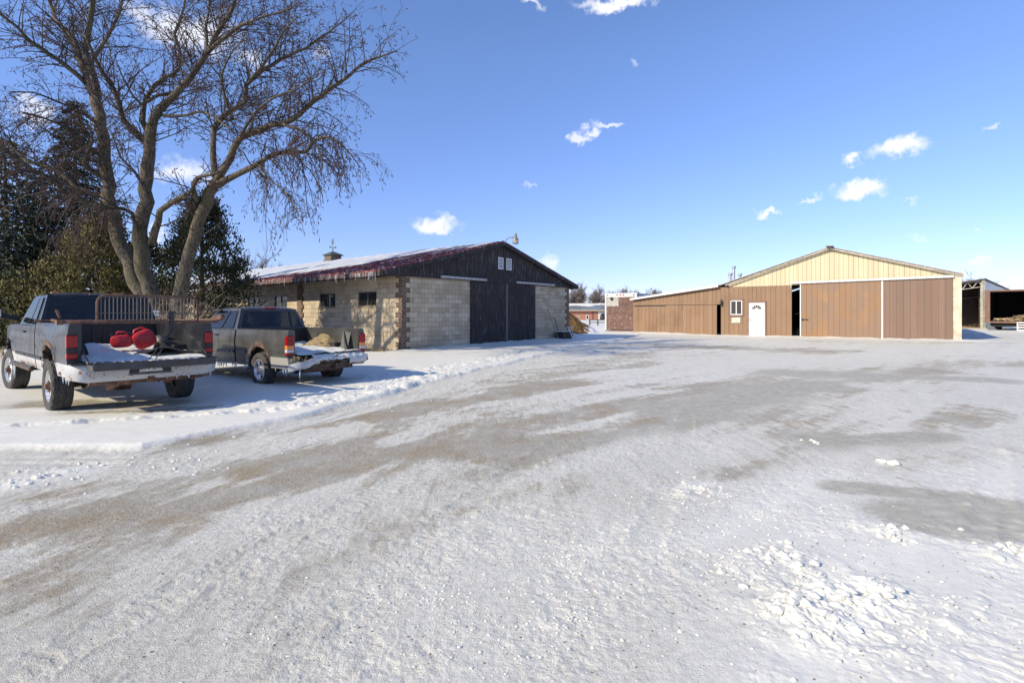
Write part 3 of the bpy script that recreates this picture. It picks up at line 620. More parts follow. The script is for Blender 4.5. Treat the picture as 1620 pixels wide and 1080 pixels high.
# ------------------------------------------------------------------ brown metal barn (local: x along the front, y back, z up)
D0 = Vector((8.87, 38.83, 0)); WB = Vector((.805, -.593, 0)).normalized(); BB_RZ = math.atan2(WB.y, WB.x)
def brown_barn():
    t = thing('metal_barn', 'brown and tan ribbed metal barn with two big sliding doors and a low lean-to wing', 'barn', (D0.x, D0.y, 0), BB_RZ)
    L, DP = 18.33, 20.0; xm, px_, pz, er, zr_ = 6.5, 12.39, 5.48, 18.40, 3.62; z0l, zm = 2.66, 3.52; g = .1
    brown = siding('brown_siding', (.25,.152,.088), .28, (.6,.55,.5), .4); tan = siding('tan_siding', (.56,.485,.315), .24, (.85,.82,.78), .3)
    doorA = siding('orange_brown_door', (.285,.165,.085), .28, (.8,.74,.68), .4, (.235,.152,.10)); doorB = siding('plum_brown_door', (.195,.125,.088), .28, (.85,.8,.78), .3)
    leanm = siding('leanto_door', (.255,.155,.088), .28, (.5,.42,.36), .5)
    def top(x): return z0l+(zm-z0l)*x/xm if x < xm else zm+(pz-zm)*(x-xm)/(px_-xm) if x < px_ else pz+(zr_-pz)*(x-px_)/(er-px_)
    zs = 3.32
    s1 = MB(); F = 0.0
    ribs_board(s1, 0, 6.17, F, lambda x: 2.26+.0*x, lambda x: top(x)-.03, .28)                    # above the lean-to doors
    s1.box(-.0, .14, F-.001, .1, g-.2, 2.255); ribs_board(s1, 6.17, 6.66, F, lambda x: g-.2, lambda x: min(zs, top(x)-.03), .245)
    ribs_board(s1, 6.66, 7.60-.86, F, lambda x: g-.2, lambda x: zs, .28)
    ribs_board(s1, 6.74, 7.54, F, lambda x: 2.48, lambda x: zs, .27); ribs_board(s1, 6.74, 7.54, F, lambda x: g-.2, lambda x: 1.46, .27)
    ribs_board(s1, 7.54, 7.86, F, lambda x: g-.2, lambda x: zs, .28); ribs_board(s1, 7.86, 8.88, F, lambda x: 2.33, lambda x: zs, .26); ribs_board(s1, 8.88, 10.37, F, lambda x: g-.2, lambda x: zs, .28)
    s1.build('lower_siding', brown, t)
    s2 = MB(); ribs_board(s2, 6.66, L, F-.004, lambda x: zs+.004, lambda x: top(x)-.03, .24); s2.build('gable_siding', tan, t)
    b = MB(); b.box(6.66, 10.34, .022, .08, g-.2, zs); b.prism([(6.66, .022, zs+.001), (L, .022, zs+.001), (L, .022, top(L)-.04), (px_, .022, pz-.04), (6.66, .022, top(6.66)-.04)], (0, .05, 0)); b.prism([(.0, .022, 2.3), (6.66, .022, 2.3), (6.66, .022, top(6.6)-.04), (0, .022, top(0)-.04)], (0, .05, 0))
    b.box(0, .06, .09, 6, 0, 2.6); b.box(L-.06, L, .09, DP, 0, 3.5); b.box(0, L, DP-.05, DP, 0, 3.5); b.prism([(6.5, DP-.051, 3.4), (L, DP-.051, 3.4), (px_, DP-.051, pz-.02)], (0, .04, 0)); b.box(6.62, 6.68, .09, DP, 0, 3.5); b.box(0, 6.6, 5.95, 6, 0, 2.6)
    b.build('frame_wall', MT['dark'], t)
    tr = MB(); tr.box(0, 6.15, -.035, -.002, 2.20, 2.34); tr.build('door_header', brown, t); tr = MB(); tr.box(10.33, 10.37, -.04, .03, g-.1, 3.32); tr.build('door_jamb', brown, t)
    ct = MB(); ct.box(18.02, 18.36, -.16, .12, g+.03, 3.50); ct.prism([(18.0, -.18, 3.501), (18.45, -.18, 3.501), (18.50, -.18, 3.72), (18.2, -.18, 3.72)], (0, .3, 0)); ct.build('corner_trim', simple('cream_trim', (.56,.49,.35), .5, sc=3), t)
    # roof sheets with pale edge trim
    rm = simple('grey_roof_metal', (.30,.28,.27), .5, .3, sc=5); r = MB(); y0 = -.22
    for (xa, za, xb, zb) in ((xm-.25, zm-.05, px_, pz), (px_, pz, er, zr_)): r.prism([(xa, y0, za), (xb, y0, zb), (xb, y0, zb+.05), (xa, y0, za+.05)], (0, DP+.4, 0))
    r.prism([(-.12, y0, z0l-.02), (xm-.26, y0, zm-.06), (xm-.26, y0, zm-.01), (-.12, y0, z0l+.03)], (0, 6.3, 0)); r.obox((px_, y0+1, pz+.07), (.35, 2.6, .05)); r.build('roof', rm, t)
    e = MB()
    for (xa, za, xb, zb, hh) in ((xm, zm-.07, px_, pz-.05, .05), (px_, pz-.05, er, zr_-.05, .05)): e.prism([(xa, y0-.02, za-hh), (xb, y0-.02, zb-hh), (xb, y0-.02, zb+.02), (xa, y0-.02, za+.02)], (0, .05, 0))
    e.build('rake_trim', simple('cream_rake', (.42,.37,.29), .5, sc=3), t)
    e = MB(); e.prism([(-.16, y0-.03, z0l-.10), (xm-.45, y0-.03, zm-.18), (xm-.45, y0-.03, zm-.02), (-.16, y0-.03, z0l+.04)], (0, .09, 0)); e.build('white_gutter', MT['white'], t)
    # sliding doors
    def door(name, x0, x1, z0, z1, y, m, sp=.28, edge=None):
        d = MB(); ribs_board(d, x0, x1, y, lambda x: z0, lambda x: z1, sp, .012, .02); d.box(x0, x1, y+.021, y+.05, z0, z1); o = d.build('sliding_door', m, t); return o
    sh = MB(); sh.box(.10, 5.95, -.012, -.0015, 2.06, 2.199); sh.build('door_shadow_strip', MT['black'], t); door('', .10, 2.62, .06, 2.10, -.017, leanm); door('', 2.50, 5.93, .10, 2.165, -.085, leanm)  # black strip over the lean-to doors stands in for the shadow under the header
    a = door('', 10.90, 14.90, .20, 3.40, -.16, doorA, .285); door('', 14.99, 18.02, .20, 3.42, -.16, doorB, .30)
    k = MB(); k.box(10.84, 10.897, -.18, -.10, .20, 3.40); k.build('door_edge_strip', MT['white'], t); k = MB(); k.box(14.905, 14.985, -.185, -.10, .14, 3.42); k.build('door_edge_strip', MT['white'], t)
    k = MB(); k.box(10.93, 11.28, -.21, -.165, 1.20, 1.24); k.box(10.95, 11.0, -.20, -.16, 1.15, 1.3); k.build('latch', MT['black'], a)
    rl = MB(); rl.prism([(10.34, -.26, 3.38), (18.05, -.26, 3.46), (18.05, -.26, 3.60), (10.34, -.26, 3.52)], (0, .14, 0)); rl.box(10.34, 10.38, -.255, -.14, 3.16, 3.379); rl.build('door_rail', simple('pale_rail', (.55,.55,.53), .5, sc=9), t, bevel=.02)
    rl = MB(); rl.box(16.2, 18.1, -.20, -.10, .10, .17); rl.build('skirt_board', simple('pale_skirt', (.55,.52,.45), .7), t)
    # entry door
    dt = MB(); dt.box(7.80, 7.90, -.05, .0, g, 2.36); dt.box(8.84, 8.94, -.05, 0, g, 2.36); dt.box(7.901, 8.839, -.049, 0, 2.275, 2.36); tm = simple('door_trim_brown', (.19,.115,.09), .6)
    dt.build('door_surround', tm, t)
    dd = MB(); dd.box(7.905, 8.835, -.02, .02, .15, 2.27)
    for (xa, xb, za, zb) in ((8.0,8.33,.35,.85), (8.41,8.74,.35,.85), (8.0,8.33,.95,1.75), (8.41,8.74,.95,1.75)): 
        dd.box(xa, xb, -.026, -.0205, za, zb)
    eo = dd.build('entry_door', simple('bright_white_door', (.74,.74,.74), .4, var=.03), t, bevel=.003)
    fl = MB(); cx, cz = 8.37, 1.86
    for i in range(5):
        a1, a2 = math.pi*i/5+.06, math.pi*(i+1)/5-.06; fl.prism([(cx+.09*math.cos(a1), -.028, cz+.09*math.sin(a1)), (cx+.29*math.cos(a1), -.028, cz+.26*math.sin(a1)), (cx+.29*math.cos((a1+a2)/2), -.028, cz+.26*math.sin((a1+a2)/2)), (cx+.29*math.cos(a2), -.028, cz+.26*math.sin(a2)), (cx+.09*math.cos(a2), -.028, cz+.09*math.sin(a2))], (0, .006, 0))
    fl.build('fan_light', simple('dark_pane', (.03,.03,.025), .15), eo)
    for z in (1.10, 1.24): kb = MB(); kb.lathe([(0,.05), (.03,.045), (.035,.02), (.02,0)], Matrix.Translation((7.98, -.02, z)) @ Matrix.Rotation(R(90), 4, 'X'), 10); kb.build('door_knob' if z < 1.2 else 'deadbolt', MT['black'], eo, smooth=True)
    # window, wall unit, lamp
    wb = MB(); wb.box(6.68, 7.60, -.05, 0, 2.44, 2.54); wb.box(6.68, 7.60, -.05, 0, 1.40, 1.50); wb.box(6.68, 6.78, -.049, 0, 1.501, 2.439); wb.box(7.50, 7.60, -.049, 0, 1.501, 2.439); wo = wb.build('window', tm, t)
    wf = MB(); wf.box(6.781, 7.499, -.035, .02, 2.38, 2.439); wf.box(6.781, 7.499, -.035, .02, 1.501, 1.56); wf.box(6.781, 6.83, -.034, .02, 1.561, 2.379); wf.box(7.45, 7.499, -.034, .02, 1.561, 2.379); wf.box(7.11, 7.17, -.033, .02, 1.561, 2.379); wf.build('frame', MT['white'], wo)
    p = MB(); p.box(6.83, 7.45, -.012, -.006, 1.56, 2.38); p.build('pane', MT['wglass'], wo)
    p = MB(); p.box(6.83, 7.45, .10, .11, 1.56, 2.38); p.build('curtain', simple('curtain', (.30,.31,.27), .9), wo)
    u = MB(); u.box(6.86, 7.40, -.06, 0, .98, 1.33)
    for i in range(6): u.box(6.89, 7.37, -.066, -.0605, 1.01+i*.05, 1.03+i*.05)
    u.build('wall_vent', simple('cream_vent', (.55,.50,.40), .6), t)
    l = MB(); l.obox((6.22, -.10, 2.42), (.12, .14, .05)); l.lathe([(.03,.16), (.06,.1), (.075,-.02), (.05,-.16), (0,-.17)], Matrix.Translation((6.22, -.12, 2.28)), 10); l.tube([(6.22,-.02,2.5), (6.22,-.12,2.56), (6.22,-.12,2.42)], .012, 6); l.build('wall_lamp', MT['black'], t)
    for (x, y, zt, r_) in ((6.0, 3, 4.46, .13), (6.25, 3.0, 4.94, .12), (6.66, 3, 4.40, .12)):
        v = MB(); v.tube([(x, y, 3.2), (x, y, zt-.16)], r_*.75, 12); v.lathe([(r_*.8,0), (r_*1.2,.03), (r_*1.2,.14), (r_*.9,.17), (0,.18)], Matrix.Translation((x, y, zt-.17)), 12); v.build('vent_pipe', MT['greymetal'], t, smooth=40)
    # things seen dimly through the gap
    j = MB(); j.bar((10.3,1.5,1.55), (11.3,2.0,1.75), .16, .05); j.bar((10.2,1.3,.2), (11.5,1.6,.35), .3, .08); j.bar((10.5,1.2,.3), (10.8,1.6,1.2), .06, .06); j.box(10.3, 11.4, 2.1, 2.4, .1, .5); j.build('stored_boards', MT['wood'], t)
brown_barn()

# ------------------------------------------------------------------ trailer box parked on the ground beside the brown barn
def white_trailer():
    o = D0+WB*(-3.06)+Vector((.593,.805,0)).normalized()*1.68; t = thing('box_trailer', 'white box trailer with a peeling brown plywood rear wall', 'trailer', (o.x, o.y, 0), BB_RZ)
    b = MB(); b.box(0, 2.6, .03, 9, .32, 3.16); b.build('body', simple('grey_trailer_side', (.50,.52,.55), .5, .2), t)
    f = MB(); f.box(-.03, .09, -.05, .02, .28, 3.18); f.box(2.51, 2.63, -.05, .02, .28, 3.18); f.box(.091, 2.509, -.05, .02, 2.88, 3.18); f.build('rear_frame', MT['white'], t)
    m = M('peeling_plywood', .85); n = m.noise(7, 8, .75); c = m.mix(m.ramp(m.noise(2, 4), .3, .7), (.12,.065,.05,1), (.17,.10,.08,1)); c = m.mix(m.ramp(n, .57, .66), c, (.50,.44,.40,1)); m.set('Base Color', c); m.bump(n, .5)
    p = MB(); p.box(.091, 2.509, -.03, .02, .36, 2.87); p.build('plywood_panel', m.m, t)
    p = MB(); p.box(.12, 1.12, -.045, -.031, 2.18, 2.84); pp = p.build('metal_patch', simple('dirty_aluminium_patch', (.36,.35,.32), .5, .3), t)
    p = MB(); p.lathe([(.02,.06), (.14,.04), (.15,0)], Matrix.Translation((.56, -.045, 2.76)) @ Matrix.Rotation(R(90), 4, 'X'), 12); p.build('vent_cap', MT['black'], t)
    for x in (.12, .95, 1.22, 1.46, 2.32): q = MB(); q.box(x, x+.14, -.065, -.0505, 3.0, 3.08); q.build('marker_light', MT['redlens'], t)
    q = MB(); q.box(.0, 2.6, -.12, .02, .16, .30); q.build('bumper', MT['rust'], t); q = MB(); q.box(.2, 2.4, .3, 8, .02, .318); q.build('chassis', MT['rustdk'], t)
white_trailer()

# ------------------------------------------------------------------ open shed, tipped-out trailer and grey roof on the right
def right_shed():
    c = P(1555, 520, g=.2); back = Vector((.72, .69, 0)).normalized(); left = Vector((-.98, .2, 0)).normalized(); rz = math.atan2(back.y, back.x)
    t = thing('pole_shed', 'open fronted pole shed with roof truss behind the right end of the brown barn', 'shed', (c.x, c.y, .2))
    H = 4.6; rise = -.16
    m = M('shed_ribbed_steel', .45, .35, .5); s_ = m.sep(src='Object'); mm = m.mix(m.ramp(m.noise(2, 4), .3, .7), (.40,.44,.43,1), (.52,.56,.54,1)); m.set('Base Color', mm)
    def q(a, b, z): v = left*a+back*b; return Vector((v.x, v.y, z))
    wl = MB(); wl.prism([q(0,.1,0), q(0,60,0), q(0,60,H), q(0,.1,H)], left*.08)
    for i in range(18): z = .3+i*.25; wl.prism([q(-.03,.1,z), q(-.03,60,z), q(-.03,60,z+.05), q(-.03,.1,z+.05)], left*.029)
    wl.build('side_wall', m.m, t)
    rf = MB(); rf.prism([q(-.25,-.3,H), q(-.25,60,H), q(-.25,60,H+.10), q(-.25,-.3,H+.10)], left*14+Vector((0,0,rise*14))); rf.build('roof', simple('dark_roof_edge', (.13,.09,.07), .7), t)
    tr = MB(); z1, z2 = H-.1, H-.75
    tr.bar(q(0,.0,z2+.1), q(12,.0,z2+rise*12+.1), .08, .06); tr.bar(q(0,0,z1), q(12,0,z1+rise*12), .08, .06)
    for i in range(14): a = i*.85; tr.bar(q(a,0,z2+.1+rise*a), q(a+.42,0,z1+rise*(a+.42)), .05, .05); tr.bar(q(a+.42,0,z1+rise*(a+.42)), q(a+.85,0,z2+.1+rise*(a+.85)), .05, .05)
    tr.build('roof_truss', simple('pale_truss', (.50,.46,.40), .6), t)
    pm = simple('grey_post', (.42,.40,.34), .8, sc=4)
    for a in (0, 11.5): pp = MB(); pp.bar(q(a,-.05,-.3), q(a,-.05,H-.05+rise*a), .26, .26); pp.build('post', pm, t)
    bw = MB(); bw.prism([q(.15,5,0), q(13,5,0), q(13,5,H+rise*13), q(.15,5,H)], back*.08); bw.build('back_wall', simple('dark_shed_boards', (.06,.05,.045), .9, sc=3), t)
    bw = MB(); bw.prism([q(.3,.4,0), q(.3,5,0), q(.3,5,2.9), q(.3,.4,2.9)], left*.06); bw.build('inner_boarding', simple('brown_inner_boards', (.17,.11,.08), .9, sc=3), t)
    gl = MB(); gl.prism([q(.35,4.9,3.1), q(13,4.9,3.1+rise*9), q(13,4.9,3.2+rise*9), q(.35,4.9,3.2)], back*.05)
    for i in range(8): gl.bar(q(.8+i*1.5,4.85,2.9), q(.8+i*1.5,4.85,4.1-.16*i*1.5), .08, .05)
    gl.build('girts', simple('grey_girt', (.22,.22,.23), .8), t)
    h = MB(); n = 14
    hp = [[tuple(q(.4+6*i/n, .2+3.2*j/n, max(-.02, (.10+.9*fbm(np.array(i*.6), np.array(j*.6), 3)*(i/n))*math.sin(math.pi*j/n)))) for j in range(n+1)] for i in range(n+1)]
    h.grid([[tuple(float(w) for w in p) for p in row] for row in hp]); tag(h.build('straw_heap', simple('golden_straw', (.33,.22,.09), .95, var=.3, sc=10, bump=.8)), 'low heap of golden straw on the floor of the open shed', 'straw heap').location = (c.x, c.y, .2)
right_shed()
def rusty_trailer():
    c = P(1558, 523, g=.2); u = Vector((.67, -.743, 0)).normalized(); t = thing('open_trailer', 'rusty box trailer with its rear end open and scrap wood inside', 'trailer', (c.x, c.y, .2), math.atan2(u.y, u.x))
    W = 2.75; z0, z1 = .78, 3.20
    f = MB(); f.box(0, .32, 0, .14, z0, z1-.001); f.box(W-.1, W, .0, .14, z0, z1-.001); f.box(0, W, -.003, .14, z1, z1+.12); f.box(0, W, -.003, .16, z0-.14, z0-.001); f.build('rear_frame', simple('rust_red_frame', (.19,.105,.075), .8, sc=7), t)
    b = MB(); b.box(0, .05, .141, 8, z0, z1); b.box(W-.05, W, .141, 8, z0, z1); b.box(0.051, W-.051, .141, 8, z0-.1, z0); b.box(0, W, .141, 8, z1, z1+.06); b.box(.051, W-.051, 7.9, 8, z0, z1-.001); b.build('body', simple('dark_trailer_box', (.05,.045,.042), .9), t)
    k = MB(); k.box(.3, W-.3, .3, 7.5, .35, .659); 
    for x in (.5, W-.7): k.tube([(x, 1.6, .42), (x+.25, 1.6, .42)], .42, 18); k.tube([(x, 2.9, .42), (x+.25, 2.9, .42)], .42, 18)
    k.build('undercarriage', MT['dark'], t)
    m = MB(); m.prism([(.1,-.02,.64), (.9,-.02,.0), (.2,-.02,.0)], (0,.03,0)); m.build('mud_flap', simple('grey_flap', (.10,.11,.12), .7), t)
    s_ = MB()
    for i in range(60):
        x = random.uniform(.5, W-.5); y = random.uniform(.15, 1.4); a = random.uniform(-1, 1); z = z0+.02+random.uniform(0, .22+.25*(x > 1.8)); ln = random.uniform(.2, .7)
        s_.bar((x-ln/2*math.cos(a), y, z), (x+ln/2*math.cos(a), y+ln/2*math.sin(a), z+random.uniform(-.1, .12)), random.uniform(.05, .16), random.uniform(.02, .08))
    tag(s_.build('scrap_wood', simple('scrap_boards', (.33,.25,.15), .9, var=.5, sc=3)), 'jumbled pile of scrap boards lying in the open trailer', 'scrap wood', kind='stuff').matrix_world = Matrix.Translation((c.x, c.y, .2)) @ Matrix.Rotation(math.atan2(u.y, u.x), 4, 'Z')
    l = thing('white_crate', 'white slatted crate standing under the open trailer', 'crate', (0,0,0)); l.matrix_world = Matrix.Translation((c.x, c.y, .2)) @ Matrix.Rotation(math.atan2(u.y, u.x), 4, 'Z')
    q = MB()
    for z in (.05, .25, .45, .63): q.box(1.95, 2.4, -.25, -.22, z, z+.09); q.box(1.95, 2.4, .2, .23, z, z+.09)
    q.build('slats', MT['white'], l); q = MB()
    for x in (1.93, 2.37):
        for y in (-.28, .18): q.box(x, x+.05, y+.061, y+.10, 0, .74)
    q.build('corner_post', MT['white'], l)
rusty_trailer()

# ------------------------------------------------------------------ far brick building, fence, pick-up, muck heap
def far_building():
    c = P(880, 506.6, 130); t = thing('far_workshop', 'low orange brick building with a grey metal roof in the distance', 'building', (c.x, c.y, .2), R(-3))
    k = 130/FPX; w = 150*k
    b = MB(); b.box(0, 38, 0, 12, 0, 2.5); b.build('brick_wall', simple('orange_brick', (.36,.16,.10), .85, sc=1.5, var=.12), t)
    m = simple('far_roof_metal', (.20,.22,.23), .5, .2, sc=.5)
    r = MB(); r.prism([(-.5,-.6,2.45), (-.5,6,4.1), (-.5,12.6,2.45)], (39,0,0)); r.build('roof', m, t)
    r = MB(); n = 80; r.grid([[(-.4+39*i/n, 5.9-2.7*j/6, 4.13-.675*j/6+ (.10 if fbm(np.array(i*.22), np.array(j*.3), 3)*1.0 > .30+.35*j/6 else -.12)) for j in range(7)] for i in range(n+1)]); r.build('roof_snow', SNOW, t, smooth=True)
    r = MB(); r.box(-.5, 38.5, -.75, -.6, 2.28, 2.46); r.build('gutter', simple('cream_gutter', (.55,.47,.33), .6), t)
    q = MB(); q.box(10.2, 13.4, -.05, -.0, .1, 2.1); q.build('garage_door', MT['white'], t)
    q = MB(); q.box(7.2, 7.95, -.04, 0, .2, 1.25); wo = q.build('window', MT['white'], t); q = MB(); q.box(7.35, 7.8, -.06, -.041, .35, 1.1); q.build('pane', MT['black'], wo)
    q = MB(); q.box(4.9, 5.8, -.03, 0, .3, 1.2); q.build('window', simple('dull_pane', (.3,.25,.22), .5), t)
    q = MB(); q.box(8.75, 9.0, -.08, -.001, 0, 2.3); q.build('corner_board', simple('maroon_board', (.14,.07,.05), .7), t)
    # dark pick-up parked in front of the white door
    c = P(957, 506.5, 128); v = thing('distant_pickup', 'black pick-up parked in front of the white garage door of the brick building', 'pickup', (c.x, c.y, .2), 0)
    q = MB(); q.prism([(-1,0,.35), (1,0,.35), (1.0,0,1.05), (.82,0,1.12), (.68,0,1.55), (-.68,0,1.55), (-.82,0,1.12), (-1,0,1.05)], (0, 4.6, 0)); q.build('body', MT['black'], v)
    q = MB(); q.prism([(-.7,-.02,1.1), (.7,-.02,1.1), (.6,-.02,1.48), (-.6,-.02,1.48)], (0,.03,0)); q.build('windshield', MT['wglass'], v)
    for x in (-.85, .85): q = MB(); q.tube([(x-.12, .9, .33), (x+.12, .9, .33)], .34, 14); q.build('wheel', MT['tyre'], v); q = MB(); q.box(x-.13, x+.13, -.03, .01, .72, .86); q.build('headlight', MT['clear'], v)
far_building()
def fence():
    a = P(933, 511, 62); t = thing('rail_fence', 'dark two-rail fence across the snow in front of the distant building', 'fence', (a.x, a.y, .15))
    m = simple('dark_fence_wood', (.10,.085,.07), .9)
    for i in range(4): q = MB(); q.box(i*.95-.07, i*.95+.07, -.07, .07, -.1, .85); q.build('post', m, t)
    for z in (.42, .72): q = MB(); q.box(-.1, 3.0, -.11, -.071, z, z+.10); q.build('rail', m, t)
fence()
def muck_heap():
    m = MB(); cx, cy = 3.3, 38.6; nx, ny = 90, 60; g = []
    X, Y = np.meshgrid(np.linspace(-3.4, 3.6, nx), np.linspace(-2.6, 2.6, ny), indexing='ij')
    r = np.hypot(X/3.1, Y/2.4); H = 1.85*np.clip(1-r**1.15, -.1, 1)+(fbm(X*1.6+3, Y*1.6, 5, .62)-.5)*.75*np.clip(1.25-r, 0, 1)+.05
    m.grid([[(float(X[i,j]), float(Y[i,j]), float(H[i,j])) for j in range(ny)] for i in range(nx)])
    mt = M('golden_brown_muck', .95, 0, .2); n = mt.noise(7, 8, .72); c = mt.mix(mt.ramp(n, .3, .7), (.05,.028,.012,1), (.24,.145,.055,1)); 
    geo_ = mt.t.nodes.new('ShaderNodeNewGeometry'); sx = mt.sep()
    c = mt.mix(mt.ramp(mt.math('ADD', sx[0], mt.math('MULTIPLY', mt.math('SUBTRACT', mt.noise(2.5, 6, .7), .5), 3.2)), 1.9, 2.3), c, (.84,.84,.87,1)); mt.set('Base Color', c); mt.bump(n, .9, .06)
    o = tag(m.build('muck_heap', mt.m, uv=False, smooth=True), 'golden brown heap of muck dusted with snow beside the block barn corner', 'muck heap'); o.location = (cx, cy, .1)
muck_heap()

# ------------------------------------------------------------------ tools and step stool by the block barn
def barn_clutter():
    n = Vector((UB.y, -UB.x, 0)); V = lambda u, d, z=0: Vector((A0.x, A0.y, 0))+UB*u+n*d+Vector((0,0,z))
    zb = .1
    def tagmesh(mb, nm, mat, lab, cat, **k): o = mb.build(nm, mat, **k); tag(o, lab, cat); return o
    s_ = V(10.35, .55); t = thing('push_broom', 'long wooden handled broom leaning on the block wall right of the black doors', 'broom', s_)
    q = MB(); q.tube([(0,0,.12), tuple(V(10.05,.05,1.78)-s_)], .017, 8); q.build('handle', simple('pine_handle', (.36,.22,.10), .6), t); q = MB(); q.obox((.0,0,.09), (.32,.08,.12), (0,0,LB_RZ)); q.build('head', simple('bristle', (.16,.10,.06), .9), t)
    s_ = V(10.75, .35); t = thing('snow_shovel', 'black handled shovel leaning on the wall beside the white stool', 'shovel', s_)
    q = MB(); q.tube([(0,0,.25), tuple(V(10.65,.08,1.30)-s_)], .018, 8); q.obox(tuple(V(10.65,.08,1.31)-s_), (.14,.03,.04), (0,0,LB_RZ)); q.build('handle', MT['black'], t); q = MB(); q.obox((0,0,.16), (.36,.05,.34), (R(12),0,LB_RZ)); q.build('blade', MT['black'], t)
    o = V(10.95, .5); t = thing('black_tub', 'black plastic tub with snow on top behind the white stool', 'tub', (o.x, o.y, zb), LB_RZ)
    q = MB(); q.prism([(-.48,-.28,0), (.48,-.28,0), (.48,.28,0), (-.48,.28,0)], (0,0,.42)); q.box(-.52, .52, -.32, .32, .421, .46); q.build('bin', MT['black'], t, bevel=.02); q = MB(); q.obox((0,0,.48), (.9,.5,.05)); q.build('snow', SNOW, t, bevel=.02)
    o = V(11.15, .85); t = thing('step_stool', 'white folding step stool standing in the snow by the barn corner', 'step stool', (o.x, o.y, zb-.02), LB_RZ+R(12))
    q = MB()
    for x in (-.22, .22): q.bar((x,-.22,0), (x*.8,.12,.75), .05, .03); q.bar((x,.30,0), (x*.8,.10,.62), .045, .03)
    q.bar((-.2,-.1,.2), (.2,-.1,.2), .03, .03); q.bar((-.2,.25,.16), (.2,.25,.16), .03, .03); q.build('frame', MT['white'], t)
    q = MB(); q.obox((0,.06,.74), (.44,.26,.04)); q.build('top_step', MT['white'], t, bevel=.01); q = MB(); q.obox((0,-.10,.38), (.42,.2,.035)); q.build('lower_step', MT['white'], t, bevel=.01)
barn_clutter()
# ------------------------------------------------------------------ pick-up trucks (local: x forward from the rear axle, y left, z up)
def arange2(a, b, st): n = max(1, int(round(abs(b-a)/st))); return [a+(b-a)*i/n for i in range(n+1)]
def wheel_parts(p, x, side, r, wd, track, style, steer=0, hubrust=True, flat=0, hide=False):
    """a wheel part with its tyre carcass, rim and hub as sub-parts; side +1 = left"""
    Mx = Matrix.Translation((x, side*track, r-.01)) @ Matrix.Rotation(R(steer), 4, 'Z') @ Matrix.Rotation(R(-90*side), 4, 'X')   # local +z = outwards
    rr = r*.60; h = wd/2
    tb = MB(); n = 72; prof = [(rr,-h*.8), (rr+.02,-h*.95), (r*.86,-h*1.02), (r*.955,-h*.93), (r*.992,-h*.80)]
    cols = 13
    for j in range(1, cols): prof.append((r*(1-.010*abs(j/cols*2-1)**2), -h*.80+1.6*h*j/cols))
    prof += [(r*.992,h*.80), (r*.955,h*.93), (r*.86,h*1.02), (rr+.02,h*.95), (rr,h*.8)]
    vs = []; k = len(prof)
    for j, (q, hh) in enumerate(prof):
        for i in range(n):
            a = 2*math.pi*i/n; d = 0
            if 4 <= j <= k-5:
                row = (j-4); blk = ((i+row*2) % 4 == 0) or row in (4, 9)
                d = -.016 if blk else 0
            elif j in (3, k-4): d = -.008 if i % 4 == 0 else 0
            vs.append(Mx @ Vector(((q+d)*math.cos(a), (q+d)*math.sin(a), hh)))
    tb.add(vs, [(j*n+i, j*n+(i+1) % n, (j+1)*n+(i+1) % n, (j+1)*n+i) for j in range(k-1) for i in range(n)])
    wo = tb.build('wheel', MT['tyre'], p, smooth=50, uv=False)
    rb = MB(); o = h*.80
    rb.lathe([(rr+.004,-h*.8), (rr-.01,-h*.4), (rr-.02,o-.05), (rr+.005,o), (rr+.012,o+.008), (rr-.012,o+.010), (rr-.035,o-.03)], Mx, 36)
    if style == 'five':
        rb.lathe([(.085,o-.01), (.11,o-.03), (.12,o-.07)], Mx, 20)
        for s in range(5):
            a = 2*math.pi*s/5+.3
            def q(rd, t, z): return Mx @ Vector((rd*math.cos(a+t), rd*math.sin(a+t), z))
            rb.add([q(.09,-.45,o-.02), q(.09,.45,o-.02), q(rr-.015,.34,o-.02), q(rr-.015,-.34,o-.02), q(.09,-.45,o-.07), q(.09,.45,o-.07), q(rr-.015,.34,o-.07), q(rr-.015,-.34,o-.07), q((.09+rr)/2,-.2,o-.02), q((.09+rr)/2,.2,o-.02)],
                   [(0,1,9,8), (8,9,2,3), (0,8,4), (8,3,7), (8,7,4), (1,5,9), (9,5,6), (9,6,2)])
    else:
        rb.lathe([(.07,o-.01), (.09,o-.02), (rr*.56,o-.025), (rr*.6,o-.05)], Mx, 24)
        for s in range(5):
            a = 2*math.pi*s/5+.1
            def q(rd, t, z): return Mx @ Vector((rd*math.cos(a+t), rd*math.sin(a+t), z))
            rb.add([q(rr*.5,-.36,o-.02), q(rr*.5,.36,o-.02), q(rr-.012,.27,o-.012), q(rr-.012,-.27,o-.012), q(rr*.5,-.36,o-.07), q(rr*.5,.36,o-.07), q(rr-.012,.27,o-.06), q(rr-.012,-.27,o-.06)], [(0,1,2,3), (0,3,7,4), (1,5,6,2)])
    rb.build('rim', MT['chrome'], wo, smooth=30, uv=False)
    hb = MB(); hb.lathe([(0,o+.05*hubrust), (.045,o+.05*hubrust), (.055,o-.005), (.085,o-.012), (.09,o-.04)], Mx, 14)
    for s in range(8 if hubrust else 6):
        a = 2*math.pi*s/8; c = Mx @ Vector((.075*math.cos(a), .075*math.sin(a), o+.004)); hb.ico(c, .014, 0)
    hb.build('hub', MT['rust'] if hubrust else MT['chrome'], wo, smooth=40, uv=False)
    db = MB(); db.lathe([(0,-.02), (rr-.02,-.02), (rr-.02,-.05)], Mx, 24); db.build('brake_disc', MT['rustdk'], wo, uv=False)
    return wo

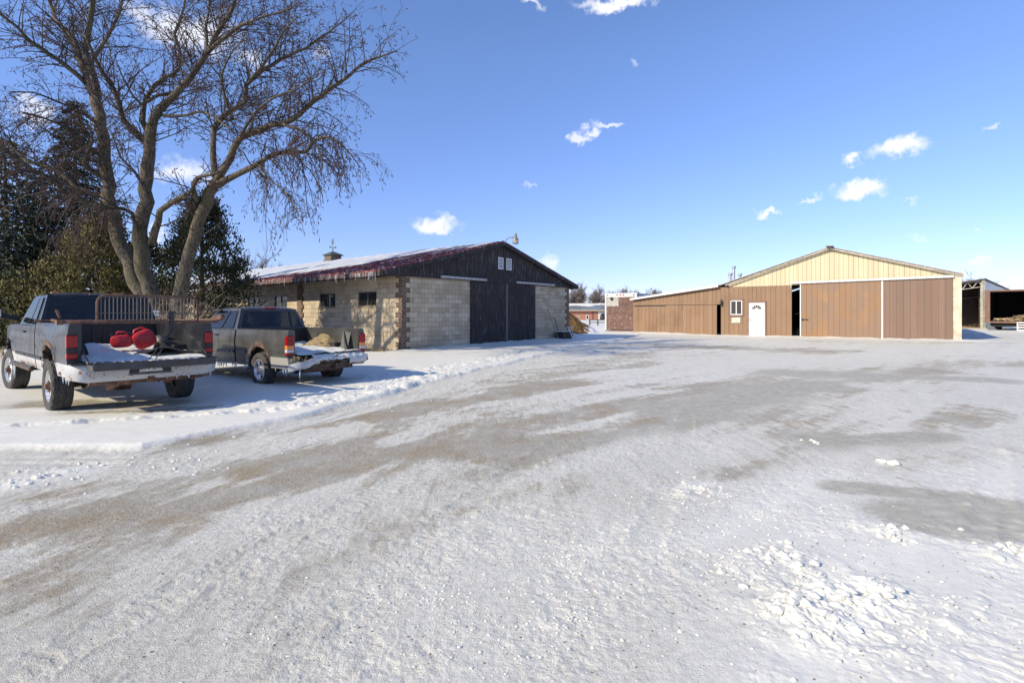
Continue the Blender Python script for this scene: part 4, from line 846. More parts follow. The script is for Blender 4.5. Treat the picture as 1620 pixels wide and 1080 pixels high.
def side_skin(mb, side, xs, zlo, zhi, yf, nz=12, lip=.07, toplip=.03, end=(1,1)):
    g = []
    for x in xs:
        a, b = zlo(x), zhi(x); col = [(x, side*(yf(x, a)-lip), a+.002)]
        col += [(x, side*yf(x, a+(b-a)*j/nz), a+(b-a)*j/nz) for j in range(nz+1)]
        col += [(x, side*(yf(x, b)-toplip*.35), b+toplip*.35), (x, side*(yf(x, b)-toplip), b+toplip*.45)]
        if toplip > .06: col += [(x, side*(yf(x, b)-toplip*3.6), b+toplip*.40), (x, side*(yf(x, b)-toplip*3.7), b-.04)]
        g.append(col)
    mb.grid(g)
def bil(P00, P10, P11, P01, u, v):
    return (1-u)*(1-v)*Vector(P00)+u*(1-v)*Vector(P10)+u*v*Vector(P11)+(1-u)*v*Vector(P01)
def carve(shell, glass, corners, us, vs, wins, inset=.012, bow=None, seal=None):
    """split a four-cornered panel into cells; window cells become glass set into a reveal"""
    c = [Vector(p) for p in corners]; n = (c[1]-c[0]).cross(c[3]-c[0]).normalized()
    def pt(u, v):
        p = bil(*c, u, v)
        return p+(bow(u, v) if bow else Vector())
    for i in range(len(us)-1):
        for j in range(len(vs)-1):
            u0, u1, v0, v1 = us[i], us[i+1], vs[j], vs[j+1]; k = 6
            G_ = [[pt(u0+(u1-u0)*a/k, v0+(v1-v0)*b/k) for b in range(k+1)] for a in range(k+1)]
            if (i, j) in wins:
                du, dv = .012/(c[1]-c[0]).length, .012/(c[3]-c[0]).length
                ring = [pt(u0,v0), pt(u1,v0), pt(u1,v1), pt(u0,v1)]; inn = [q-n*inset*wins[(i,j)] for q in ring]
                gg = [[q-n*inset*wins[(i,j)] for q in row] for row in G_]; glass.append(gg)
                if seal is not None:
                    for row_a, row_b in ((G_[0], gg[0]), (G_[-1], gg[-1]), ([r[0] for r in G_], [r[0] for r in gg]), ([r[-1] for r in G_], [r[-1] for r in gg])): seal.grid([row_a, row_b])
            else: shell.grid(G_)

def pickup(kind, loc, rz, label, cat='pickup truck', group=None):
    ram = kind == 'a'
    t = thing('pickup_truck', label, cat, loc, rz)
    if ram: d = dict(xr=-1.22, xc=1.18, xg=1.24, wb=3.95, nose=4.82, hw=.975, zb=.60, rail=1.37, belt=1.33, roof=1.93, ar=.555, az=.50, tr=.405, tw=.275, trk=.865, fl=.80, hwt=.76, hwb=.90, door0=2.06, door1=3.12, dq=1.60, hood=1.36)
    else: d = dict(xr=-1.14, xc=1.04, xg=1.10, wb=3.62, nose=4.52, hw=.955, zb=.43, rail=1.215, belt=1.20, roof=1.745, ar=.47, az=.41, tr=.372, tw=.24, trk=.845, fl=.70, hwt=.695, hwb=.88, door0=1.86, door1=2.95, dq=1.30, hood=1.20)
    if ram: paint = rust_paint('slate_paint_white_sills', (.016,.018,.022), rust=.70, rough=.3, coat=.3, low=(.50,.49,.475), zsplit=.80, zlo=.50, dusty=.06)
    else: paint = rust_paint('pewter_paint', (.075,.072,.065), rust=.76, metal=.35, rough=.32, coat=.3, zlo=.36, dusty=.12)
    hw = d['hw']
    def yf(x, z):
        u = (z-d['zb'])/(d['rail']-d['zb'])
        y = hw-.055*max(0, u-.72)**1.3*2.2-.05*max(0, .35-u)**1.2*2.2
        if ram: y += .022*math.exp(-((x-.05)/.62)**2)*math.exp(-((z-1.10)/.20)**2)-.012*math.exp(-((z-.99)/.03)**2)
        else: y += .006*math.exp(-((z-.93)/.10)**2)-.012*math.exp(-((z-.80)/.03)**2)
        if x > d['door1']+.2: y -= .07*((x-d['door1']-.2)/(d['nose']-d['door1']-.2))**2.2
        for cx in (0, d['wb']):
            q = math.hypot(x-cx, z-d['az'])-d['ar']
            if -.01 < q < .12: y += .016*(1-abs(q)/.12)
        return y
    def zlo(cx):
        def f(x):
            q = abs(x-cx)
            rag = .012*math.sin(x*37)+.010*math.sin(x*83+1)
            return max(d['zb']+.02*0, d['az']+math.sqrt(max(0, (d['ar']+rag)**2-q*q))) if q < d['ar'] else d['zb']
        return f
    def axs(x0, x1, cx):
        xs = set(arange2(x0, x1, .05)); r_ = d['ar']
        for i in range(25): xs.add(cx+r_*math.cos(math.pi*i/24)*.9999)
        return sorted(x for x in xs if x0-1e-6 <= x <= x1+1e-6)
    # ---- bed
    for s in (1, -1):
        mb = MB(); side_skin(mb, s, axs(d['xr'], d['xc'], 0), zlo(0), lambda x: d['rail'], yf, toplip=.035 if not ram else .04)
        # inner wall and rail cap
        yi = hw-.15
        mb.box(d['xr']+.01, d['xc'], s*yi-.012, s*yi+.012, d['fl'], d['rail']-.001); mb.box(d['xr'], d['xc'], min(s*(yi-.015), s*(hw-.035)), max(s*(yi-.015), s*(hw-.035)), d['rail'], d['rail']+.022)
        # rear post face
        pts = [(d['xr'], s*yf(d['xr'], z), z) for z in [d['zb']+(d['rail']-d['zb'])*j/8 for j in range(9)]]+[(d['xr'], s*(yi-.02), d['rail']), (d['xr'], s*(yi-.02), d['zb'])]
        mb.prism(pts, (.02, 0, 0)); mb.build('bed_side', paint, t, smooth=35)
        wl = MB(); a = [(d['ar']*math.cos(math.pi*i/16)*1.02, d['az']+d['ar']*math.sin(math.pi*i/16)*1.02) for i in range(17)]
        wl.grid([[(x, s*(hw-.07), max(z, d['zb'])), (x, s*(hw-.42), max(z, d['zb']))] for x, z in a]); wl.box(-.62, .62, s*(hw-.42)-.01, s*(hw-.42)+.01, d['zb'], d['fl'])
        wl.build('wheel_well', MT['dark'], t); wl = MB()
        wl.grid([[(x+d['wb'], s*(hw-.07), max(z, d['zb'])), (x+d['wb'], s*(hw-.45), max(z, d['zb']))] for x, z in a]); wl.box(d['wb']-.62, d['wb']+.62, s*(hw-.45)-.01, s*(hw-.45)+.01, d['zb'], 1.1); wl.build('wheel_well', MT['dark'], t); wl = MB()
        wl.box(-.5, .5, min(s*(yi-.2), s*(yi-.013)), max(s*(yi-.2), s*(yi-.013)), d['fl'], d['fl']+.2)
        wl.build('bed_wheel_box', MT['black'], t)
        # torn rusty arch lip
        al = MB(); g = []
        for i in range(0, 41):
            th = math.pi*(.0+i/40*.98)+.02; rr_ = d['ar']; rag = .010*math.sin(th*29)+.014*math.sin(th*13+2)
            row = []
            for k, ro in enumerate((rr_-.012+rag*.4, rr_+.045+rag+(.05 if (not ram) else .03)*math.exp(-((th-1.45)/.6)**2))):
                x = ro*math.cos(th); z = d['az']+ro*math.sin(th)
                if z < d['zb']: z = d['zb']
                row.append((x, s*(yf(x, z)+.004), z))
            g.append(row)
        g = [r_ for r_ in g if r_[0][2] > d['zb']+.12]
        al.grid(g); al.build('rusty_arch_lip', MT['rust'], t)
    fl = MB(); fl.box(d['xr']+.01, d['xc'], -hw+.17, hw-.17, d['fl']-.05, d['fl'])
    for i in range(9): y = -.72+i*.18; fl.box(d['xr']+.01, d['xc']-.05, y-.03, y+.03, d['fl']+.001, d['fl']+.014)
    fl.build('bed_floor', MT['black'] if ram else MT['dark'], t)
    bh = MB(); bh.box(d['xc']-.05, d['xc'], -hw+.14, hw-.14, d['fl'], d['rail']+.0)
    for i in range(9): y = -.66+i*.165; bh.box(d['xc']-.066, d['xc']-.051, y-.03, y+.03, d['fl'], d['rail']-.08)
    bh.box(d['xc']-.07, d['xc']+.0, -hw+.14, hw-.14, d['rail']+.001, d['rail']+.03); bh.build('bulkhead', MT['black'], t)
    # snow lying in the bed
    nx, ny = 44, 34; Xg, Yg = np.meshgrid(np.linspace(d['xr']-(.42 if ram else .12), d['xc']-.1, nx), np.linspace(-hw+.19, hw-.19, ny), indexing='ij')
    h = (.05+.16*fbm(Xg*1.6+(3 if ram else 9), Yg*1.6+4, 4, .6)*sst(d['xr']-.2, d['xc'], Xg)*1.6)+(fbm(Xg*3.1, Yg*3.1+7, 3)-.5)*.10-.05*sst(d['xr'], d['xr']-.4, Xg)
    if ram: h = h-.12*np.exp(-((Xg+.55)/.16)**2-((Yg-.15)/.3)**2)
    sn = MB(); sn.grid([[(float(Xg[i,j]), float(Yg[i,j]), d['fl']+float(h[i,j])) for j in range(ny)] for i in range(nx)]); sn.build('bed_snow', SNOW, t, smooth=True)
    # ---- cab lower panels
    x0, xq, xd, x1 = d['xg'], d['dq'], d['door0'], d['door1']
    back = MB(); back.box(x0+.06, d['nose']-.25, -hw+.09, hw-.09, d['zb']+.05, .72 if not ram else .85); back.box(x0+.05, x1, -hw+.07, -hw+.12, d['zb']+.02, d['belt']); back.box(x0+.05, x1, hw-.12, hw-.07, d['zb']+.02, d['belt']); back.build('cab_frame', MT['dark'], t)
    for s in (1, -1):
        for nm, a, b in (('cab_corner', x0, xq-.006), ('rear_door', xq+.006, xd-.006), ('front_door', xd+.006, x1-.006)):
            mb = MB(); side_skin(mb, s, arange2(a, b, .08), lambda x: d['zb'], lambda x: d['belt'], yf, lip=.05, toplip=.03); o = mb.build(nm, paint, t, smooth=35)
            if nm == 'front_door':
                hn = MB(); hn.box(xd+.06, xd+.22, min(s*(hw-.004), s*(hw+.022)), max(s*(hw-.004), s*(hw+.022)), d['belt']-.13, d['belt']-.095); hn.build('door_handle', MT['black'], o, bevel=.005)
        mb = MB(); side_skin(mb, s, axs(x1+.006, d['nose'], d['wb']), zlo(d['wb']), lambda x: d['belt']-.05*((x-x1)/(d['nose']-x1))**2, yf, toplip=.04); mb.build('front_fender', paint, t, smooth=35)
        ml = MB(); zt = .80 if ram else .72
        for a, b in ((x0+.03 if not ram else d['xr']+.02, xq-.02), (xq+.02, xd-.02), (xd+.02, x1-.02)):
            if ram and a < 0: a = .60
            n_ = [(x, s*(yf(x, zt)+.010), zt) for x in arange2(a, b, .2)]
            for p_, q_ in zip(n_[:-1], n_[1:]): ml.bar(p_, q_, .02, .045 if ram else .06)
        if not ram: ml.bar((.58, s*(yf(.6,zt)+.010), zt), (d['xc']-.04, s*(yf(1,zt)+.010), zt), .02, .06)
        if ram: ml.bar((x0, s*(hw+.03), d['zb']+.02), (x1, s*(hw+.03), d['zb']+.02), .03, .03)
        ml.build('side_moulding', MT['black'] if ram else simple('grey_moulding', (.10,.10,.10), .5) if s == 1 else bpy.data.materials['grey_moulding'], t)
    # ---- greenhouse
    zb, zt = d['belt']+.012, d['roof']-.045; hb, ht = d['hwb'], d['hwt']; shell = MB(); seal = MB()
    xb0, xt0 = x0+.03, x0+(.20 if ram else .22); xb1, xt1 = x1+.12, x1-.62
    glasses = []
    for s in (1, -1):
        cs = [(xb0, s*hb, zb), (xb1, s*hb, zb), (xt1, s*ht, zt), (xt0, s*ht, zt)]
        if s == -1: cs = [cs[1], cs[0], cs[3], cs[2]]
        u = lambda x: (x-xb0)/(xb1-xb0)
        us = [0, u(xq-.02) if ram else u(x0+.20), u(xd-.07), u(xd+.02), u(x1-.04), 1]
        wins = {(1,1): 1, (3,1): 1}
        if s == -1: us = [1-q for q in us[::-1]]; wins = {(3,1): 1, (1,1): 1}
        gl = []; carve(shell, gl, cs, us, [0, .04, .90, 1], wins, .02, seal=seal); glasses += [('side_glass', g) for g in gl]
    gl = []; bowr = lambda u, v: Vector((-.035*(1-(2*u-1)**2), 0, 0))
    us = [0, .035, .965, 1] if ram else [0, .055, .945, 1]
    carve(shell, gl, [(xb0, -hb, zb), (xb0, hb, zb), (xt0, ht, zt), (xt0, -ht, zt)], us, [0, .09, .88, 1], {(1,1): -1}, .012, bow=bowr, seal=seal); glasses += [('rear_glass', g) for g in gl]
    gl = []; carve(shell, gl, [(xb1, hb, zb), (xb1, -hb, zb), (xt1, -ht, zt), (xt1, ht, zt)], [0, .05, .95, 1], [0, .05, .93, 1], {(1,1): 1}, .012, bow=lambda u, v: Vector((.05*(1-(2*u-1)**2), 0, 0)), seal=seal); glasses += [('windshield', g) for g in gl]
    # roof with a rolled edge
    g = []
    for i in range(15):
        u = i/14; x = xt0-.02+(xt1+.04-xt0)*u; row = []
        for j in range(17):
            v = j/16*2-1; e = max(abs(v)**5, abs(2*u-1)**7); row.append((x-.03*(1-v*v)*(1 if u < .5 else -1)*abs(2*u-1), v*(ht+.012), zt-.01+.055*(1-e)+.012*(1-v*v)))
        g.append(row)
    shell.grid(g)
    shell.build('cab_shell', paint, t, smooth=32); seal.build('window_seal', MT['black'], t)
    for nm, g in glasses: m_ = MB(); m_.grid(g); m_.build(nm, MT['glass'], t, smooth=True)
    # hood, cowl and grille
    hd = MB(); g = []
    for i in range(12):
        u = i/11; x = xb1-.05+(d['nose']-xb1+.05)*u
        g.append([(x-.10*abs(v)**2*u, v*(hw-.06-.05*u), d['belt']-.01+.045*(1-abs(v)**4)*(1-u**3*.9)+(.03 if ram else .0)*(1-abs(v)**2)-.06*u**3) for v in [q/8-1 for q in range(17)]])
    hd.grid(g); hd.build('hood', paint, t, smooth=40)
    gr = MB(); gr.box(d['nose']-.10, d['nose']-.02, -hw+.10, hw-.10, .55, d['belt']-.08); gr.box(d['nose']-.02, d['nose']+.12, -hw+.04, hw-.04, .45 if not ram else .55, .62 if not ram else .78); gr.build('front_bumper', MT['chrome'], t, bevel=.02)
    for s in (1, -1): q = MB(); q.box(d['nose']-.03, d['nose']+.01, min(s*.5, s*.84), max(s*.5, s*.84), .85, 1.08); q.build('headlight', MT['clear'], t)
    # interior: seats with headrests and a dashboard
    st = simple('seat_cloth', (.05,.048,.045), .95) if ram else bpy.data.materials['seat_cloth']
    for y in (.42, -.42):
        q = MB(); q.obox((xd+.25, y, d['belt']-.15), (.14, .52, .62), (0, R(-12), 0)); q.obox((xd+.17, y, d['belt']+.27), (.09, .26, .17), (0, R(-8), 0)); q.build('seat', st, t, bevel=.04)
    q = MB(); q.box(x1-.35, x1+.05, -.8, .8, d['belt']-.2, d['belt']+.02); q.lathe([(.17,0), (.19,.012), (.17,.02)], Matrix.Translation((x1-.45, .42, d['belt']+.02)) @ Matrix.Rotation(R(-60), 4, 'Y'), 20); q.build('dashboard', MT['black'], t)
    # third brake light
    q = MB(); xs_ = xt0-.035; q.obox((xs_+.0, 0, zt+.022), (.05, .36 if ram else .30, .035)); q.build('third_brake_light', simple('smoked_lens', (.10,.11,.12), .3) if ram else MT['redlens'], t, bevel=.008)
    # ---- wheels and axles
    st_ = 'five' if ram else 'holes'
    for s in (1, -1):
        wheel_parts(t, 0, s, d['tr'], d['tw'], d['trk'], st_, hubrust=ram)
        wheel_parts(t, d['wb'], s, d['tr'], d['tw'], d['trk'], st_, steer=(8 if ram else 0), hubrust=ram)
    ax = MB(); ax.tube([(0,-.75,d['tr']), (0,.75,d['tr'])], .05, 10); ax.tube([(0,-.09,d['tr']), (0,.09,d['tr'])], .17, 14); ax.lathe([(0,.2), (.1,.18), (.16,.1), (.17,0)], Matrix.Translation((0,.05,d['tr'])) @ Matrix.Rotation(R(-90), 4, 'Y'), 14)
    ax.tube([(d['wb'],-.75,d['tr']), (d['wb'],.75,d['tr'])], .05, 8); ax.tube([(0,0,d['tr']), (3.0,0,.62)], .045, 8); ax.build('axle', MT['rustdk'], t, smooth=40)
    ch = MB()
    for y in (.48, -.48):
        ch.box(-1.2, 4.4, y-.04, y+.04, d['zb']-.03, d['zb']+.10)
        ch.tube([(-.65,y*1.12,d['zb']-.02), (-.35,y*1.12,d['tr']+.04), (0,y*1.12,d['tr']-.06), (.4,y*1.12,d['tr']+.04), (.7,y*1.12,d['zb']-.02)], .03, 6); ch.tube([(.12,y*1.35,d['tr']-.05), (.02,y*.95,d['fl']-.1)], .035, 8)
    ch.box(-1.18, -1.06, -.6, .6, d['zb']-.06, d['zb']+.06); ch.tube([(1.8,-.35,.55), (.6,-.35,.60), (-.3,-.62,.62), (-.9,-.66,.52)], .035, 8); ch.obox((-.75, .1, d['zb']-.0), (.5, .55, .16)); ch.box(-.95, -.8, -.45, .5, d['zb']-.12, d['zb']-.02)
    ch.build('chassis', MT['rustdk'], t)
    ic = MB()
    if ram: L_ = [(3.42-.0*k+random.uniform(-.15,.1), .955, d['zb'], random.uniform(.1,.36)) for k in range(9)]+[(x, .94, .60, .1) for x in (-.8,-1.0,-1.15)]+[(random.uniform(-1.5,-1.35), random.uniform(-.9,-.2), .56, .06) for k in range(8)]
    else: L_ = [(random.uniform(.55,2.2), .93, d['zb'], random.uniform(.04,.16)) for k in range(14)]+[(-1.35,.80,.42,.26), (-.9,.9,.42,.12), (-1.0,.9,.42,.15), (-.6,.9,.42,.06)]
    for k, (x, y, z, l) in enumerate(L_):
        ic = MB(); ic.tube([(x,y,z+.02), (x+.004,y,z-l*.5), (x,y,z-l)], [.016,.009,.001], 6); ic.build('icicle', MT['ice'], t, smooth=True)
    if ram: ram_extras(t, d, yf, paint)
    else: sierra_extras(t, d, yf, paint)
    return t, d

def text_mesh(txt, size, mat, parent, M4, name='plate_number', ext=.002):
    cu = bpy.data.curves.new(name, 'FONT'); cu.body = txt; cu.size = size; cu.extrude = ext; cu.align_x = 'CENTER'; cu.align_y = 'CENTER'
    o = bpy.data.objects.new(name+'_tmp', cu); C.objects.link(o); bpy.context.view_layer.update()
    me = bpy.data.meshes.new_from_object(o.evaluated_get(bpy.context.evaluated_depsgraph_get())); me.name = name
    bpy.data.objects.remove(o); bpy.data.curves.remove(cu); me.materials.clear(); me.materials.append(mat); me.transform(M4)
    q = bpy.data.objects.new(name, me); C.objects.link(q); q.parent = parent; return q

def ram_extras(t, d, yf, paint):
    xr = d['xr']; hw = d['hw']
    # open tailgate lying level
    tg = MB(); z1 = d['fl']+.03; tg.box(xr-.60, xr-.03, -.79, .79, z1-.09, z1-.012)
    for i in range(15): y = -.735+i*.105; tg.box(xr-.56, xr-.06, y-.032, y+.032, z1-.0119, z1)
    tg.box(xr-.625, xr-.6001, -.79, .79, z1-.095, z1+.012); go = tg.build('tailgate', simple('scuffed_black_gate', (.022,.022,.024), .38, var=.6, sc=5, coat=.2), t, bevel=.008)
    q = MB(); q.box(xr-.60, xr-.05, .791, .80, z1-.085, z1-.02); q.build('gate_edge', simple('worn_gate_edge', (.10,.095,.09), .5, .3, sc=9), go); q = MB(); q.box(xr-.60, xr-.05, -.80, -.791, z1-.085, z1-.02); q.build('gate_edge', bpy.data.materials['worn_gate_edge'], go)
    for s in (1, -1): q = MB(); q.bar((xr+.03, s*.80, d['rail']-.35), (xr-.32, s*.785, z1), .012, .03); q.build('gate_strap', MT['black'], t)
    # lights
    for s in (1, -1):
        q = MB(); yo = yf(xr, 1.05)+.006; a, b = sorted((s*yo, s*(yo-.13)))
        q.box(xr-.014, xr+.03, a, b, .87, 1.24); q.build('tail_light_bezel', MT['black'], t, bevel=.01)
        for z0, z1_ in ((1.045,1.225), (.885,.965)):
            q = MB(); q.box(xr-.028, xr+.05, a+.012*(s<0)-.004*(s<0), b+.004*(s>0), z0, z1_); q.build('tail_light', MT['redlens'], t, bevel=.012)
        q = MB(); q.box(xr-.022, xr, a+.02, b-.02, .972, 1.038); q.build('reverse_light', MT['black'], t)
    # painted rusty bumper with curved ends and plate recess
    bm = rust_paint('rust_stained_bumper', (.46,.46,.45), rust=.555, metal=0, rough=.4, coat=.3, dusty=.3)
    b = MB(); g = []
    for i in range(41):
        y = -1.0+2.0*i/40; e = max(0, (abs(y)-.80)/.20); xb = xr-.26+.20*e**2
        rec = abs(y) < .26
        z1b = .80-(.0 if not rec else .0); z0b = .545+.05*e
        prof = [(xr-.02+.0*e, z1b+.0), (xb+.03, z1b+.002), (xb, z1b-.03), (xb-.008, z1b-.10), (xb+(.06 if rec else -.01), z1b-.105), (xb+(.06 if rec else 0), z0b+.075), (xb, z0b+.07), (xb+.03, z0b+.0), (xb+.08, z0b)]
        if rec: prof[3] = (xb+.0, z1b-.035); prof[4] = (xb+.06, z1b-.04)
        g.append([(p[0], y, p[1]) for p in prof])
    b.grid(g); b.build('rear_bumper', bm, t, smooth=35)
    pd = MB(); pd.box(xr-.25, xr-.04, .50, .97, .802, .822); pd.box(xr-.25, xr-.04, -.97, -.50, .802, .822); pd.build('step_pad', MT['black'], t, bevel=.008)
    q = MB(); q.box(xr-.235, xr-.195, -.30, .30, .635, .77); q.build('plate_recess', MT['black'], t)
    pl = MB(); pl.box(xr-.245, xr-.236, -.155, .155, .655, .765); po = pl.build('licence_plate', simple('worn_plate', (.60,.61,.62), .5, sc=14), t)
    text_mesh('630 ZN', .10, MT['black'], po, Matrix.Translation((xr-.247, 0, .715)) @ Matrix(((0,0,-1,0), (-1,0,0,0), (0,1,0,0), (0,0,0,1))))
    h = MB(); h.bar((xr-.12, .75, .52), (xr-.12, -.75, .52), .07, .07); h.box(xr-.26, xr-.05, -.045, .045, .485, .575); h.box(xr-.20, xr-.08, .22, .42, .47, .55); h.bar((xr-.2, -.55, .50), (xr-.2, -.85, .54), .1, .03); h.bar((xr-.1,-.3,.48), (xr+.3,-.35,.42), .05, .05); h.bar((xr-.08,.4,.5), (xr+.2,.45,.40), .06, .08); h.build('tow_hitch', MT['rust'], t)
    # mirrors
    for s in (1, -1):
        q = MB(); x = 3.02; q.obox((x, s*1.30, 1.56), (.12, .26, .17), (0,0,R(-8)*s)); q.build('mirror', MT['black'], t, bevel=.03); mo = t.children[-1]
        q = MB(); q.bar((x+.02, s*.93, 1.45), (x, s*1.2, 1.50), .10, .10); q.build('mirror_arm', MT['black'], t, bevel=.02)
        q = MB(); q.obox((x-.064, s*1.31, 1.56), (.006, .22, .13), (0,0,R(-8)*s)); q.build('mirror_glass', simple('mirror_glass', (.35,.38,.40), .06, .9), t)
    q = MB(); q.box(.72, .90, hw-.002, hw+.008, 1.02, 1.20); q.build('fuel_door', paint, t, bevel=.006)
    for s in (1, -1): q = MB(); q.tube([(d['xg']+.1, s*(hw+.02), d['zb']-.03), (d['door1'], s*(hw+.02), d['zb']-.03)], .035, 8); q.build('running_board', MT['rustdk'], t, smooth=50)
    for k, (xx, zz, ww, hh_) in enumerate(((-.62,.62,.10,.05), (1.5,.60,.18,.05), (2.5,.605,.26,.06), (.62,.66,.08,.10))): q = MB(); q.prism([(xx-ww, yf(xx,zz)+.006, zz), (xx+ww*.8, yf(xx,zz)+.006, zz-.005), (xx+ww*.5, yf(xx,zz)+.008, zz+hh_), (xx-ww*.1, yf(xx,zz)+.008, zz+hh_*.5), (xx-ww*.6, yf(xx,zz)+.008, zz+hh_*1.1)], (0,-.01,0)); q.build('rust_hole', MT['rust'], t)
    # cowl and hood snow
    sn = MB(); g = [[(3.22+.75*i/10, -.75+1.5*j/12, 1.36+.06*math.sin(math.pi*i/10)*(1+.3*math.sin(j*2.1))+.015*(i%2)-.02) for j in range(13)] for i in range(11)]; sn.grid(g); sn.build('hood_snow', SNOW, t, smooth=True)
    # roof lamps at the front edge and clearance light
    for y in (-.5, 0, .5): q = MB(); q.obox((2.42, y, 1.955), (.08, .12, .03)); q.build('clearance_light', MT['amber'], t, bevel=.01)

def sierra_extras(t, d, yf, paint):
    xr = d['xr']
    for s in (1, -1):
        yo = yf(xr, .95)+.006; a, b = sorted((s*yo, s*(yo-.155)))
        q = MB(); q.box(xr-.012, xr+.075, a, b, .70, 1.135); q.build('tail_light_bezel', MT['black'], t, bevel=.015)
        for z0, z1, m in ((.925,1.115,'redlens'), (.845,.92,'amber'), (.775,.84,'clear'), (.72,.77,'redlens')):
            q = MB(); q.box(xr-.024, xr+.068, a+.006-.012*(s<0), b-.006+.012*(s>0), z0, z1); q.build('tail_light' if m == 'redlens' else 'turn_signal' if m == 'amber' else 'reverse_light', MT[m], t, bevel=.008)
    # lower rear quarter wraps under the light, pale with road salt
    q = MB(); 
    for s in (1, -1):
        q = MB(); xs = arange2(xr-.02, -.50, .05); side_skin(q, s, xs, lambda x: .44 if x < -.62 else .44+.0, lambda x: .665-.0*x, lambda x, z: yf(x, z)+.008, nz=5, toplip=.01); q.box(xr-.03, xr-.021, min(s*.74, s*.95), max(s*.74, s*.95), .46, .66); q.build('lower_valance', rust_paint('salted_valance', (.34,.33,.30), rust=.72, rough=.4, coat=.3) if s == 1 else bpy.data.materials['salted_valance'], t, smooth=40)
    # torn bumper: bent end sections and a dirty beam between them
    bm = rust_paint('dented_chrome_bumper', (.48,.47,.45), rust=.64, metal=.4, rough=.35, coat=.2)
    for s, dz, tw in ((1, -.10, .16), (-1, .03, -.05)):
        q = MB(); g = []; y0, y1 = (.36, .98) if s == 1 else (.38, 1.0)
        for i in range(13):
            u = i/12; y = y0+(y1-y0)*u; e = max(0, (u-.7)/.3); xb = xr-.24+.17*e*e+.02*math.sin(u*9); z = .60+dz*u+tw*(1-u)*.25+.012*math.sin(u*11)
            g.append([(xb+.16, s*y, z+.03), (xb+.01, s*y, z+.035), (xb-.01, s*y, z-.0), (xb, s*y, z-.10), (xb+.05, s*y, z-.125)])
        q.grid(g); q.build('bumper_end', bm, t, smooth=40)
    q = MB(); g = []
    for i in range(21):
        y = -.9+1.5*i/20; z = .56+.02*math.sin(i*1.3)+.02*random.random(); g.append([(xr-.02, y, z+.03), (xr-.20-.02*random.random(), y, z+.02), (xr-.22, y, z-.02-.03*random.random()), (xr-.16, y, z-.035)])
    q.grid(g); q.build('bumper_beam', MT['rustdk'], t)
    q = MB(); g = []
    for i in range(26):
        y = -.82+1.3*i/25; w_ = .5+.5*math.sin(i*.9)*random.random(); g.append([(xr+.02, y, .72+.01*w_), (xr-.08, y, .70+.03*random.random()), (xr-.18-.04*w_, y, .655+.05*random.random()), (xr-.23-.03*w_, y, .58+.03*random.random())])
    q.grid(g); q.build('bumper_snow', SNOW, t, smooth=True)
    q = MB()
    for i in range(60): y = random.uniform(-.9, .95); q.ico((xr-.14+random.uniform(-.09,.08), y, .62+random.uniform(-.03,.06)), random.uniform(.012,.035), .5)
    q.build('caked_mud', MT['hay'], t)
    h = MB(); h.box(xr-.2, xr-.02, -.30, -.05, .40, .52); h.bar((xr-.1,-.7,.48), (xr-.1,.6,.48), .05, .07); h.build('tow_hitch', MT['rustdk'], t)
    # straw and manure heaped in the bed on the far side, bent panel at the tail
    nx, ny = 26, 20; Xg, Yg = np.meshgrid(np.linspace(-.75, .85, nx), np.linspace(-.80, -.05, ny), indexing='ij')
    hh = .34*np.exp(-((Xg-.15)/.5)**2)*sst(-.2, -.75, Yg)*(.3+1.2*fbm(Xg*4, Yg*4, 4, .6))+(fbm(Xg*9, Yg*9, 4, .6)-.5)*.09-.03
    q = MB(); q.grid([[(float(Xg[i,j]), float(Yg[i,j]), d['fl']+.06+float(hh[i,j])) for j in range(ny)] for i in range(nx)]); q.build('straw_litter', MT['hay'], t, smooth=True)
    q = MB(); q.add([(-.55,-.80,1.18), (-.85,-.80,1.16), (-.95,-.62,.74), (-.72,-.58,.72), (-.60,-.76,.95)], [(0,1,2,3), (0,3,4)]); q.bar((-.6,-.78,1.15), (-.98,-.55,.76), .02, .05); q.build('bent_inner_panel', simple('grey_bent_panel', (.07,.068,.062), .6), t)
    q = MB(); q.bar((d['xc']-.05, -.72, 1.22), (.62, .72, 1.19), .05, .015); q.build('bed_cross_bar', MT['black'], t)
    # window visor
    q = MB(); q.bar((2.05, .80, 1.67), (2.55, .78, 1.66), .05, .05); q.build('rain_visor', MT['black'], t, bevel=.01)

